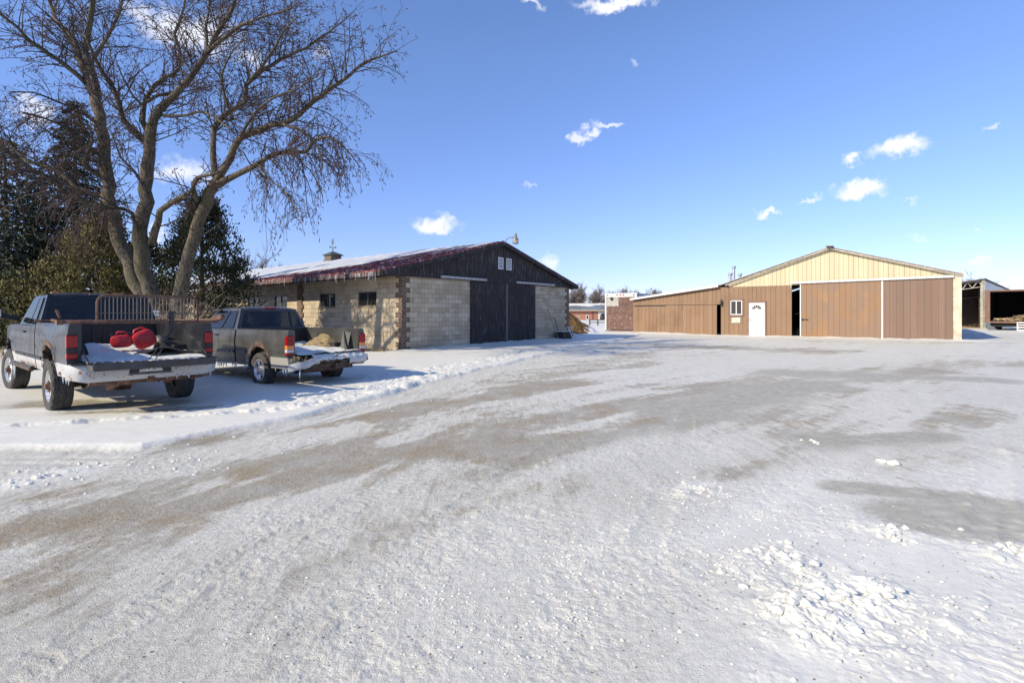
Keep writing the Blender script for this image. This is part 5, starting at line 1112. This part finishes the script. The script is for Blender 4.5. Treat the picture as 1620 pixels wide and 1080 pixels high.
T1, d1 = pickup('a', (-6.601, 9.011, 0), 2.446, 'dark slate lifted pickup with white rusty sills, tailgate down and red cans aboard')
T1.scale = (.985,)*3
T2, d2 = pickup('b', (-4.757, 11.872, 0), 2.495, 'pewter grey pickup without a tailgate, its rear bumper torn and snowy')
T2.scale = (.965,)*3
def in_truck(o, T, x, y, z, rz=0):
    o.matrix_world = Matrix.Translation(T.location) @ Matrix.Rotation(T.rotation_euler.z, 4, 'Z') @ Matrix.Scale(T.scale[0], 4) @ Matrix.Translation((x, y, z)) @ Matrix.Rotation(rz, 4, 'Z')
def cargo():
    d = d1; xr = d['xr']; fl = d['fl']
    # rusty pipe rack lying across the bed rails
    t = thing('pipe_rack', 'rusty pipe rack with barred gate panels lying across the rails of the dark pickup', 'rack'); z = d['rail']+.045
    f = MB(); r_ = .024
    f.tube([(-1.0,1.10,z+.03), (-1.20,1.02,z), (-1.24,.85,z), (-1.26,-.9,z-.01), (-1.24,-1.05,z), (-.95,-1.10,z+.03)], r_, 8); f.tube([(1.0,-1.0,z), (1.0,1.0,z)], r_*.9, 8); f.tube([(-1.0,-1.08,z+.02), (1.0,-1.0,z)], r_*.9, 8); f.tube([(-1.05,1.02,z+.06), (-1.05,1.06,z+.18)], .02, 6); f.obox((-1.15,1.05,z), (.16,.07,.07)); f.obox((-1.13,-1.10,z+.05), (.24,.07,.08), (0,.25,.3))
    f.build('pipe_frame', MT['rust'], t, smooth=50)
    def gate(x0, y0, x1, y1, zz, h, nb, rad=.12, m=MT['rust']):
        a = Vector((x0,y0,0)); b = Vector((x1,y1,0)); L = (b-a).length; u = (b-a)/L
        def q(s_, v): w_ = a+u*s_; return (w_.x, w_.y, zz+v)
        g = MB(); pts = [q(0,0), q(0,h-rad)]+[q(rad-rad*math.cos(k*math.pi/8), h-rad+rad*math.sin(k*math.pi/8)) for k in range(1,5)]+[q(L-rad+rad*math.sin(k*math.pi/8), h-rad+rad*math.cos(k*math.pi/8)) for k in range(0,5)]+[q(L,0)]
        g.tube(pts, .018, 6); g.tube([q(0,0), q(L,0)], .018, 6); go = g.build('gate_panel', m, t, smooth=50)
        g = MB()
        for k in range(1, nb): s_ = L*k/nb; g.tube([q(s_,0), q(s_,h-.005)], .0065, 5, cap=False)
        for v in (h*.33, h*.93): g.tube([q(0.02,v), q(L-.02,v)], .0055, 5, cap=False)
        g.build('bars', simple('galvanised_rods', (.15,.125,.105), .7, .2, sc=12) if 'galvanised_rods' not in bpy.data.materials else bpy.data.materials['galvanised_rods'], go)
    gate(-1.2, .62, -1.22, -.74, z, .41, 27)
    in_truck(t, T1, 0, 0, 0)
    # red fuel cans
    def can(nm, label, x, y, rz, tilt, w=.26, h=.30, dp=.17):
        c = thing(nm, label, 'fuel can'); b = MB(); pr = []
        for k in range(20):
            a = 2*math.pi*k/20; e = .62; cx = math.copysign(abs(math.cos(a))**e, math.cos(a)); cy = math.copysign(abs(math.sin(a))**e, math.sin(a)); pr.append((cx*w/2, cy*h/2+h/2))
        b.grid([[(p[0]*sc_, yy, h/2+(p[1]-h/2)*sc_) for p in pr+[pr[0]]] for yy, sc_ in ((-dp/2,.0), (-dp/2,.80), (-dp*.42,.95), (-dp*.2,1), (dp*.2,1), (dp*.42,.95), (dp/2,.80), (dp/2,0))]); b.build('can_body', MT['red'], c, smooth=40)
        q = MB(); q.tube([(-w*.3,0,h*.98), (-w*.15,0,h+.05), (w*.15,0,h+.05), (w*.28,0,h*.98)], .016, 8); q.build('handle', MT['red'], c, smooth=50)
        q = MB(); q.tube([(w*.36,0,h*.9), (w*.42,0,h+.05)], .03, 10); q.build('cap', MT['black'], c, smooth=50)
        in_truck(c, T1, x, y, fl+.16, rz); c.matrix_world = c.matrix_world @ Matrix.Rotation(tilt, 4, 'Y'); return c
    can('fuel_can', 'big rounded red fuel can lying tilted against the strap in the dark pickup bed', -.12, -.35, R(80), R(28), .34, .31, .2)
    can('fuel_can', 'smaller boxy red fuel can left of the big one in the dark pickup bed', -.02, .02, R(72), R(3), .31, .22, .18)
    o = MB(); o.lathe([(0,.16), (.16,.15), (.20,.10), (.20,.02), (0,0)], Matrix.Identity(4), 18); b = tag(o.build('rubber_feed_pan', MT['black'], smooth=40), 'black rubber pan lying in the snow right of the red fuel cans', 'feed pan'); in_truck(b, T1, .12, -.66, fl+.17); b.matrix_world = b.matrix_world @ Matrix.Rotation(R(20), 4, 'X')
    s_ = MB(); s_.ico((0,0,.0), .17, .1, (1,1,.3)); b = thing('x', 'x', 'x'); bpy.data.objects.remove(b)
    g = MB(); nx, ny = 16, 16; g.grid([[(-.42+.84*i/15, -.34+.68*j/15, .13*math.sin(math.pi*i/15)**2*(j/15)+.02*math.sin(j*.7)+.06) for j in range(ny)] for i in range(nx)]); b = tag(g.build('rubber_mat', MT['black'], smooth=True), 'curled black rubber mat on the snow at the tail of the dark pickup bed', 'rubber mat'); sm = b.modifiers.new('thick', 'SOLIDIFY'); sm.thickness = .012; in_truck(b, T1, -.72, -.42, fl+.02, R(70))
    # bungee strap hanging from the rack
    t = thing('bungee_straps', 'black rubber straps stretched from the rusty rack down to the lowered tailgate', 'strap')
    for k, (ya, yb, xa) in enumerate(((-.32,.10,-1.70), (-.35,.02,-1.72))):
        q = MB(); q.tube([(-1.26,-.34,z+.10), (-1.27,-.35,z-.12), (-1.34,(ya+yb)/2-.06,z-.36), (xa,yb,fl+.05)], .008, 6); q.build('strap', MT['black'], t, smooth=True)
    q = MB(); q.tube([(-1.25,-.30,z+.04), (-1.26,-.33,z+.25)], .008, 6); q.obox((-1.27,-.34,z-.02), (.05,.06,.18)); q.obox((-1.27,-.33,z+.12), (.04,.07,.10)); q.build('hook_bundle', MT['black'], t)
    in_truck(t, T1, 0, 0, 0)
cargo()
# ------------------------------------------------------------------ trees
BARK = bark_mat('maple_bark', (.020,.016,.011), (.155,.125,.09), (.085,.080,.032))
TWIG = simple('twig_bark', (.055,.042,.035), .9, var=.45, sc=2.5)
BUDM = simple('dark_red_buds', (.055,.020,.017), .7, var=.4, sc=3)
def smooth_poly(pts, rad, st=.35):
    """resample a limb polyline with Catmull-Rom and a little crookedness"""
    P_ = [pts[0]*2-pts[1]]+pts+[pts[-1]*2-pts[-2]]; out = []; ro = []
    for i in range(1, len(P_)-2):
        n = max(2, int((P_[i+1]-P_[i]).length/st))
        for k in range(n):
            t = k/n; a, b, c, d = P_[i-1], P_[i], P_[i+1], P_[i+2]
            out.append(.5*((2*b)+(c-a)*t+(2*a-5*b+4*c-d)*t*t+(3*b-a-3*c+d)*t**3)); ro.append(rad[i-1]*(1-t)+rad[i]*t)
    out.append(pts[-1]); ro.append(rad[-1])
    return out, ro
class Tri:
    """fast store for thousands of three-sided twigs"""
    def __init__(s): s.v = []; s.f = []
    def twig(s, pts, r0, r1):
        m = len(pts); base = len(s.v); d = pts[-1]-pts[0]
        a = d.cross(Vector((.31,.17,.93))); a = a.normalized() if a.length > 1e-6 else Vector((1,0,0)); b = d.cross(a).normalized()
        for i, p in enumerate(pts):
            r = r0+(r1-r0)*i/(m-1)
            s.v += [tuple(p+a*r), tuple(p-a*r*.5+b*r*.87), tuple(p-a*r*.5-b*r*.87)]
        for i in range(m-1):
            q = base+i*3
            s.f += [(q,q+1,q+4,q+3), (q+1,q+2,q+5,q+4), (q+2,q,q+3,q+5)]
    def blob(s, p, r, d):
        q = len(s.v); a = d.orthogonal().normalized(); b = d.cross(a).normalized()
        s.v += [tuple(p+a*r), tuple(p+b*r), tuple(p-a*r), tuple(p-b*r), tuple(p+d*r*1.9), tuple(p-d*r*1.1)]
        s.f += [(q,q+1,q+4), (q+1,q+2,q+4), (q+2,q+3,q+4), (q+3,q,q+4), (q+1,q,q+5), (q+2,q+1,q+5), (q+3,q+2,q+5), (q,q+3,q+5)]
    def build(s, name, mat, parent):
        mb = MB(); mb.v = s.v; mb.f = s.f; return mb.build(name, mat, parent, smooth=True, uv=False, fixn=False)
rt = random.Random(11)
def rdir(): 
    v = Vector((rt.gauss(0,1), rt.gauss(0,1), rt.gauss(0,1))); return v.normalized()
def grow(tri, buds, p, d, L, r, lvl, droop, maxl=3, seg=5, budr=.0150):
    """one crooked shoot and its side shoots"""
    pts = [p.copy()]; dd = d.copy(); n = seg if lvl < 3 else 3
    for i in range(n):
        dd = (dd+rdir()*(.20 if lvl < 3 else .15)+Vector((0,0,.10-droop*(i/n)*1.0))).normalized(); pts.append(pts[-1]+dd*L/n)
    tri.twig(pts, r, max(.0022, r*.35))
    if lvl >= maxl-1 and buds is not None:
        for k in range(1 if lvl == maxl-1 else 3):
            buds.blob(pts[-1-k if k else -1]+rdir()*.008, budr*rt.uniform(.6, 1.25), (dd+rdir()*.5).normalized())
    if lvl < maxl:
        sp = (.34, .20, .13)[lvl] if lvl < 3 else .1; sp *= 1.0; s_ = sp*.6
        while s_ < L:
            t = s_/L; i = min(n-1, int(t*n)); f = t*n-i; q = pts[i].lerp(pts[i+1], f); tg_ = (pts[i+1]-pts[i]).normalized()
            pr = (rdir()-tg_*0); pr = (pr-tg_*pr.dot(tg_)).normalized(); nd = (tg_*rt.uniform(.55, .95)+pr*rt.uniform(.6, .95)+Vector((0,0,.12-.45*droop))).normalized()
            nl = L*rt.uniform(.28, .55)*(1.05-.6*t) if lvl == 0 else L*rt.uniform(.25, .5)*(1.1-.6*t)
            grow(tri, buds, q, nd, max(.10, nl), max(.0035, r*.55*(1-.4*t)), lvl+1, droop, maxl, seg, budr)
            s_ += sp*rt.uniform(.6, 1.4)
def big_maple():
    Yt = 18.3; K = 2.25; base = P(240, 560, Yt); base.z = 0
    t = thing('bare_maple', 'huge leafless multi-trunk tree with drooping budded twigs towering over the pickups', 'tree', base)
    def q(cx, cy, dep): w_ = P(cx/K, cy/K, Yt+dep); return w_-base
    # limbs: list of (x, y) in sketch units, depth from start to end, radii in sketch units, density of shoots
    def limb(pts, d0, d1, name='limb', dens=1., droop=.25, side=9, start=.2):
        n = len(pts); P3 = []; rad = []
        for i, (x, y, r) in enumerate(pts):
            dep = d0+(d1-d0)*(i/(n-1))**1.1; P3.append(q(x, y, dep)); rad.append(max(.008, .76*r/K/FPX*(Yt+dep)))
        a, b = smooth_poly(P3, rad); a = [p+Vector((rt.gauss(0,1), rt.gauss(0,1), rt.gauss(0,1)))*min(.03, b[i]*.25) for i, p in enumerate(a)]
        m = MB(); m.tube(a, [x*(1+rt.uniform(-.06,.06)) for x in b], side if b[0] > .08 else 6); o = m.build(name, BARK, t, smooth=True, uv=False, fixn=False)
        LIMBS.append((a, b, dens, droop, start)); return o
    LIMBS = []
    limb([(548,1190,44),(540,1075,36),(512,960,33),(500,850,31),(515,720,29),(525,600,27),(530,510,25),(545,420,19),(590,370,16),(650,310,15),(700,240,13),(740,190,12),(765,130,11),(800,80,9),(830,20,8),(850,-60,6),(880,-150,4)], 0, -1.2, 'trunk', .9, .2, 14, .45)
    limb([(520,1190,36),(500,1040,31),(455,930,31),(415,820,29),(390,700,27),(375,560,26),(360,450,25),(340,350,22)], .3, 1.0, 'trunk', .6, .3, 14, .5)
    limb([(340,355,20),(300,240,15),(275,170,13),(235,110,11),(195,60,9),(170,-20,7),(150,-120,4)], 1.0, 2.6, dens=1)
    limb([(345,355,19),(325,230,15),(305,150,13),(325,80,12),(332,0,10),(335,-90,8),(350,-200,4)], 1.0, .0)
    limb([(600,1190,36),(640,1040,29),(665,940,28),(690,850,27),(720,760,26),(750,690,24),(775,640,22)], -.3, -1.0, 'trunk', .3, .3, 12, .6)
    limb([(772,650,18),(820,560,16),(850,500,15),(920,460,14),(1000,440,13),(1060,410,12),(1120,360,11),(1170,320,10),(1240,270,8),(1300,222,6.5),(1360,200,4.5),(1415,180,2.5)], -1.0, -2.6, dens=1.15, droop=.45)
    limb([(775,660,17),(850,620,14),(920,585,12),(1000,545,11),(1090,540,9),(1120,500,7.5),(1180,490,5.5),(1230,530,4),(1275,585,2.5)], -1.0, -3.2, dens=1.25, droop=.95)
    limb([(768,650,16),(760,560,14),(765,460,13),(830,390,12),(870,370,11),(880,300,10),(940,250,9),(1000,210,8),(1060,185,6.5),(1120,150,5),(1190,100,3.5),(1240,60,2)], -1.0, .6, dens=1.1, droop=.35)
    limb([(702,720,11),(690,655,10),(720,628,9),(790,610,6)], -1, -1.6, dens=.4)
    limb([(535,870,17),(560,780,15),(585,735,13),(640,705,11),(672,690,10),(680,680,9)], -.2, -1.3, dens=.5)
    limb([(512,495,16),(440,430,13),(420,360,12),(390,290,10),(355,240,9),(330,190,7),(300,120,5)], 0, -1.6)
    limb([(528,470,14),(505,400,12),(530,330,10),(590,275,8),(635,250,7),(640,190,6.5),(622,120,6),(650,50,5),(665,-40,4)], 0, 1.6)
    limb([(625,330,9),(560,340,8),(500,370,6),(450,300,4),(420,230,2.5)], -.2, -1.4)
    limb([(545,408,8),(640,412,7),(720,398,6),(780,430,4),(830,470,2.5)], -.3, -2.2, dens=.9, droop=.5)
    limb([(740,190,9),(800,130,8),(860,90,7),(940,60,5),(1010,40,3.5),(1080,10,2)], -.9, -2.6)
    limb([(740,200,8),(735,100,7),(745,20,6),(760,-80,4)], -.9, .8)
    limb([(305,300,12),(240,240,10),(170,190,9),(110,150,8),(60,100,7),(0,50,6),(-80,0,4)], 1.0, -.6, dens=1.1, droop=.4)
    limb([(325,230,9),(380,130,7),(420,60,6),(440,-30,4)], .8, 2)
    limb([(880,300,7),(960,200,6),(1010,110,4),(1060,60,3)], -.4, -2.6)
    limb([(1000,440,8),(1080,470,6),(1130,520,4),(1150,600,2.5)], -1.8, -3.8, dens=1.2, droop=1.0)
    limb([(850,500,8),(900,410,6),(970,350,5),(1050,320,4),(1130,270,2.5)], -1.4, -3.4)
    limb([(830,430,7),(800,340,6),(790,260,5),(830,180,3.5),(880,130,2.5)], -.6, -2.6)
    limb([(920,585,6),(960,640,4.5),(1020,690,3.5),(1060,760,2)], -1.8, -3.2, dens=1.3, droop=1.2)
    limb([(380,760,13),(330,735,14),(280,700,13),(245,705,12),(215,670,12),(190,640,11),(120,610,9),(60,560,8),(0,530,7),(-80,480,5)], .6, -2.4, dens=1.15, droop=.75)
    limb([(395,700,12),(330,690,11),(270,665,10),(200,600,9),(100,575,8),(40,520,7),(-40,470,5)], .6, .2, dens=1.1, droop=.7)
    limb([(370,560,9),(300,520,8),(240,460,6),(160,420,5),(80,400,3.5)], .8, -1.4, dens=1.2, droop=.8)
    limb([(380,640,10),(310,600,9),(300,560,8),(330,500,6),(310,440,4)], .7, -1.5, dens=1, droop=.5)
    limb([(500,880,9),(470,760,8),(400,740,7),(330,730,6),(260,760,4),(220,850,2.5)], -.3, -2.2, dens=1.3, droop=1.1)
    limb([(530,700,8),(480,610,6),(430,560,5),(400,480,3)], -.3, -2, dens=1.1, droop=.6)
    limb([(360,450,8),(290,400,6),(200,360,5),(120,330,3.5),(40,330,2.5)], .9, -1.2, dens=1.2, droop=.6)
    tw = Tri(); bd = Tri()
    for a, b, dens, droop, start in LIMBS:
        L = 0; acc = 0; tot = sum((a[i+1]-a[i]).length for i in range(len(a)-1)); nxt = tot*start
        for i in range(len(a)-1):
            sl = (a[i+1]-a[i]).length
            while acc+sl > nxt:
                p = a[i].lerp(a[i+1], (nxt-acc)/sl); tg_ = (a[i+1]-a[i]).normalized(); t_ = nxt/tot
                pr = rdir(); pr = (pr-tg_*pr.dot(tg_)).normalized(); nd = (tg_*rt.uniform(.4,.9)+pr*rt.uniform(.7,1.0)+Vector((0,0,.25-.55*droop))).normalized()
                ln = rt.uniform(.6, 2.5)*(1.15-.45*t_)*min(1, .5+b[i]*12)
                grow(tw, bd, p, nd, ln, max(.006, min(.026, b[i]*.38)), 0, droop)
                nxt += .112/dens*rt.uniform(.5, 1.5)
            acc += sl
        grow(tw, bd, a[-1], (a[-1]-a[-2]).normalized(), .8, .010, 0, droop)
    o = tw.build('twigs', TWIG, t); o2 = bd.build('buds', BUDM, t)
    print('maple twigs', len(tw.v), len(bd.v))
    return t
maple = big_maple()

def conifer(name, label, base, H, Rd, mat, seed, kind='spruce', dens=1.0, low=.0, snow=False):
    r = random.Random(seed); t = thing(name, label, 'tree', base, group=None)
    m = MB(); m.tube([(0,0,-.1), (.05,0,H*.5), (0,0,H*.97)], [.05+H*.016, .03+H*.009, .015], 8); m.build('trunk', BARK, t, smooth=True, uv=False)
    v = []; f = []; bm = Tri()
    def tuft(p, d, ln, wd):
        n_ = d.cross(Vector((r.gauss(0,1), r.gauss(0,1), r.gauss(0,1)))).normalized()*wd; q = len(v)
        v.extend([tuple(p-n_*.6), tuple(p+n_*.6), tuple(p+d*ln*.6+n_), tuple(p+d*ln), tuple(p+d*ln*.6-n_)]); f.append((q,q+1,q+2,q+3,q+4))
    if kind == 'spruce':
        nl = int(H*3.3)
        for k in range(nl):
            z = low+(H-low)*(k/nl)**1.02; Lr = Rd*(1-(z-low)/(H-low))**.82*r.uniform(.86, 1.1)+.15; nb = int(7+5*(1-k/nl))
            a0 = r.uniform(0, 6.28)
            for j in range(nb):
                a = a0+6.283*j/nb+r.uniform(-.3,.3); L = Lr*r.uniform(.68, 1.12); o = Vector((math.cos(a), math.sin(a), 0)); s_ = Vector((-o.y, o.x, 0))
                def cu(u): return o*L*u+Vector((0,0,z+.10*L*u-.42*L*u*u+.14*L*u**4))
                bm.twig([cu(0), cu(.35), cu(.7), cu(1)], .02+.006*L, .004)
                n_ = int((10+26*L)*dens)
                for i in range(n_):
                    u = r.random()**.65; p = cu(u)+s_*r.gauss(0,.16*L*(1.15-u)**.6)+Vector((0,0,r.uniform(-.16,.02)))
                    d = (o*r.uniform(.2,1)+s_*r.uniform(-.9,.9)+Vector((0,0,r.uniform(-1.0,.15)))).normalized(); tuft(p, d, r.uniform(.10,.26), r.uniform(.018,.04))
    else:
        # cedar: dense upright sprays in clumps through an egg-shaped crown
        nc = int(170*dens*(Rd*H/10))
        for c in range(nc):
            u = r.random()**.8; a = r.uniform(0, 6.283); z = .15+H*u; Rz = Rd*(math.sin(math.pi*min(1, .16+.80*u))**.7)*(1-.25*u)*(1+.22*math.sin(a*3+seed)+.14*math.sin(a*5+z*2.1)); q_ = Rz*(1-.55*r.random()**2)
            if r.random() < .06: q_ *= 1.18
            c0 = Vector((q_*math.cos(a), q_*math.sin(a), z)); o = (Vector((math.cos(a), math.sin(a), 0))*.6+Vector((0,0,.8+.6*u))).normalized(); cr = r.uniform(.22,.42)
            if c % 2 == 0: bm.twig([Vector((0,0,max(.2, z-.7*q_))), c0*.5+Vector((0,0,z*.5-.25*q_)), c0], .018, .004)
            for i in range(int(36*dens)):
                p = c0+Vector((r.gauss(0,cr*.5), r.gauss(0,cr*.5), r.gauss(0,cr*.6))); d = (o+Vector((r.gauss(0,.5), r.gauss(0,.5), r.gauss(0,.45)))).normalized(); tuft(p, d, r.uniform(.07,.19), r.uniform(.015,.034))
    bm.build('branches', TWIG, t); mb = MB(); mb.v = v; mb.f = f; mb.build('needles', mat, t, uv=False, fixn=False)
    print(name, len(f)); return t
GS = leaf_mat('spruce_needles', (.016,.024,.011), (.055,.066,.030)); GB = leaf_mat('blue_spruce_needles', (.030,.042,.026), (.085,.10,.062)); GC = leaf_mat('olive_cedar', (.060,.058,.018), (.175,.15,.058)); GD = leaf_mat('dark_cedar', (.018,.025,.010), (.065,.068,.028))
def at(px, Y): w_ = P(px, 500, Y); return (w_.x, w_.y, 0)
conifer('spruce_tree', 'tall dark spruce with pointed top behind the bare tree, right of the left edge', at(118, 24.5), 11.6, 3.5, GS, 1, dens=1.25)
conifer('spruce_tree', 'wide blue-green spruce cut by the left edge of the picture', at(8, 22.5), 9.2, 3.8, GB, 2, dens=1.15)
conifer('spruce_tree', 'dark spruce filling the gap between the cedar and the tall spruce', at(55, 28.0), 9.4, 3.6, GS, 4, dens=.8)
conifer('cedar_tree', 'olive-yellow cedar bush right behind the cab of the dark pickup', at(160, 20.6), 4.9, 1.75, GC, 5, 'cedar', 1.7)
conifer('cedar_tree', 'dark green cedar with ragged top between the bare trunks and the barn', at(318, 21.5), 5.9, 1.65, GD, 6, 'cedar', 1.75)
conifer('cedar_tree', 'low dark cedar filling the space behind the main trunk base', at(232, 22.8), 4.4, 1.5, GD, 8, 'cedar', 1.3)
conifer('cedar_tree', 'olive cedar at the far left behind the hood of the dark pickup', at(72, 20.8), 3.4, 1.6, GC, 9, 'cedar', 1.3)

def shrub(label, base, H, W_, n, r0, seed, maxl=2, group=None):
    global rt
    rt = random.Random(seed); t = thing('bare_shrub', label, 'shrub', base, group=group); tw = Tri()
    for k in range(n):
        a = rt.uniform(0, 6.28); d = Vector((math.cos(a)*rt.uniform(.1,.9), math.sin(a)*rt.uniform(.1,.9), 1)).normalized()
        grow(tw, None, Vector((rt.gauss(0,W_*.25), rt.gauss(0,W_*.25), 0)), d, H*rt.uniform(.55,1.1), r0, 0, rt.uniform(.3,1.3), maxl, 6)
    tw.build('stems', simple('tan_stems', (.30,.24,.18), .9, var=.35, sc=3) if 'tan_stems' not in bpy.data.materials else bpy.data.materials['tan_stems'], t); return t
shrub('tangle of tan bare stems around the foot of the leaning right trunk', at(300, 17.4), 2.6, 1.2, 42, .011, 21)
shrub('tangle of tan bare stems between the dark pickup cab and main trunk', at(245, 17.0), 2.4, 1.4, 36, .010, 22)
shrub('low brown brush growing against the barn side wall behind the grey pickup', (-5.9, 21.6, 0), .75, 1.6, 34, .006, 23)

BG = simple('distant_twigs', (.17,.135,.12), .9, var=.25, sc=.3)
def bare_tree(label, base, H, seed, W_=.5, dens=1.0, group=None, thick=1.0, lean=0, levels=3):
    global rt
    rt = random.Random(seed); t = thing('bare_tree', label, 'tree', base, group=group); tk = MB(); tw = Tri(); n = 7
    pts = [Vector((lean*H*(k/n)**1.4+rt.gauss(0,.012)*H*(k>0), rt.gauss(0,.012)*H*(k>0), H*.62*k/n-.1)) for k in range(n+1)]
    tk.tube(pts, [H*.020*thick*(1-.8*k/n) for k in range(n+1)], 7); tk.build('trunk', BG, t, smooth=True, uv=False)
    def br(p, d, L, r, lvl):
        q = [p]; dd = d
        for i in range(4): dd = (dd+rdir()*.22+Vector((0,0,.10))).normalized(); q.append(q[-1]+dd*L/4)
        tw.twig(q, r, r*.4)
        if lvl < levels:
            for k in range(int(rt.uniform(4, 7)*dens)):
                t_ = rt.uniform(.2, 1); i = min(3, int(t_*4)); pp = q[i].lerp(q[i+1], t_*4-i if t_ < 1 else 1); tg_ = (q[i+1]-q[i]).normalized()
                br(pp, (tg_+rdir()*.75+Vector((0,0,.15))).normalized(), L*rt.uniform(.35,.62), r*.5, lvl+1)
    for k in range(int(13*dens)):
        u = rt.uniform(.3, 1); i = min(n-1, int(u*n)); p = pts[i].lerp(pts[i+1], u*n-i if u < 1 else 1); a = rt.uniform(0, 6.28)
        br(p, Vector((math.cos(a)*W_, math.sin(a)*W_, rt.uniform(.5,1.1))).normalized(), H*rt.uniform(.28,.45)*(1.15-.5*u), H*.007*thick, 0)
    tw.build('crown', BG, t); return t
w_ = P(396, 500, 46); bare_tree('small bare tree showing above the barn roof beside the dark cedar', (w_.x, w_.y, 0), 7.8, 31, .9, 1.25, thick=.6)
GRP = 'bare trees on the skyline behind the distant building'
for i, (px, top, Y, wd) in enumerate([(905,452,150,.35), (921,447,140,.4), (936,459,150,.5), (941,453,175,.35), (953,463,150,.6), (965,459,160,.6), (978,455,150,.6), (985,452,165,.5), (996,461,160,.7), (1008,454,150,.5), (1024,458,150,.7), (1033,456,170,.7), (1046,455,160,.8), (913,462,180,.6)]):
    g = P(px, 500, Y)
    lab = ['slender bare tree just clear of the barn eave, first of the skyline row', 'tallest bare tree of the skyline row, forked above the grey roof', 'low bushy bare tree right of the tallest forked one', 'thin bare sapling rising behind the bushy skyline tree', 'rounded bare tree left of the white trailer', 'bare tree whose crown meets the left corner of the white trailer', 'bare tree standing behind the left part of the white trailer', 'tallest bare crown above the middle of the white trailer', 'dense low bare crown above the right part of the white trailer', 'bare tree behind the right corner of the white trailer', 'first of the bare crowns above the lean-to roof edge', 'middle one of the bare crowns above the lean-to roof', 'rightmost of the bare crowns above the lean-to roof', 'low bare crown behind the slender tree beside the barn eave'][i]
    bare_tree(lab, (g.x, g.y, .2), EYE-.2+(HZ-top)/FPX*Y, 50+i, wd, 1.4, GRP, thick=.9, lean=rt.uniform(-.08,.14))
for i, (px, top, Y, wd) in enumerate([(1508,436,95,.9), (1544,425,95,.8), (1528,440,105,.9), (1600,446,160,.8)]):
    g = P(px, 500, Y); lab = ['low bare crown at the brown barn right corner above the shed roof', 'bare crown standing highest above the open shed roof', 'faint bare crown in the middle of the open shed roofline', 'small bare crown beyond the grey roof at the right edge'][i]
    bare_tree(lab, (g.x, g.y, .2), EYE-.2+(HZ-top)/FPX*Y, 80+i, wd, 1.05, 'bare trees behind the open shed', thick=.8)
def woods():
    tw = Tri(); global rt; rt = random.Random(5)
    for k in range(1500):
        a = rt.uniform(-62, 62); rr_ = rt.uniform(330, 420); x, y = rr_*math.sin(R(a)), rr_*math.cos(R(a)); h = rt.uniform(5, 11)*(.6+.7*float(vnoise(np.array(a*.35), np.array(2.)))); b = Vector((x, y, 0))
        tw.twig([b, b+Vector((rt.gauss(0,.3), 0, h*.5)), b+Vector((rt.gauss(0,.8), 0, h))], .28, .05)
        for q in range(10):
            z = rt.uniform(.15, .9)*h; tw.twig([b+Vector((0,0,z)), b+Vector((rt.gauss(0,1.2), 0, z+rt.uniform(.5,1.5))), b+Vector((rt.gauss(0,2.2), 0, min(h, z+rt.uniform(1,3))))], .12, .04)
    mb = MB(); mb.v = tw.v; mb.f = tw.f; tag(mb.build('distant_woods', BG, uv=False, fixn=False), 'far band of bare woods on the flat horizon', 'woods', kind='stuff')
woods()
# dry grass and leaf litter strips
def litter():
    r = random.Random(9); mb = MB(); L = []
    for (x0, y0, x1, y1, wd, n, h) in [(-7.2,22.0,-4.9,20.9,.25,700,.14), (-22,19.6,-11,17.8,1.2,2600,.22), (-12,16.6,-9.5,16.2,1.1,900,.2)]:
        for k in range(n): t = r.random(); L.append((x0+(x1-x0)*t+r.gauss(0,wd*.6), y0+(y1-y0)*t+r.gauss(0,wd), h*r.uniform(.3,1)))
    for (x, y, h), z in zip(L, ghv(L)):
        a = r.uniform(0, 3.14); dx, dy = math.cos(a)*.012, math.sin(a)*.012; lx, ly = r.gauss(0,.5)*h, r.gauss(0,.5)*h
        mb.add([(x-dx,y-dy,z-.01), (x+dx,y+dy,z-.01), (x+lx,y+ly,z+h)], [(0,1,2)])
    tag(mb.build('dry_grass', simple('dry_grass_blades', (.30,.22,.11), .95, var=.4, sc=2), uv=False, fixn=False), 'dry tan grass poking through the snow by the trees and barn wall', 'grass', kind='stuff')
litter()
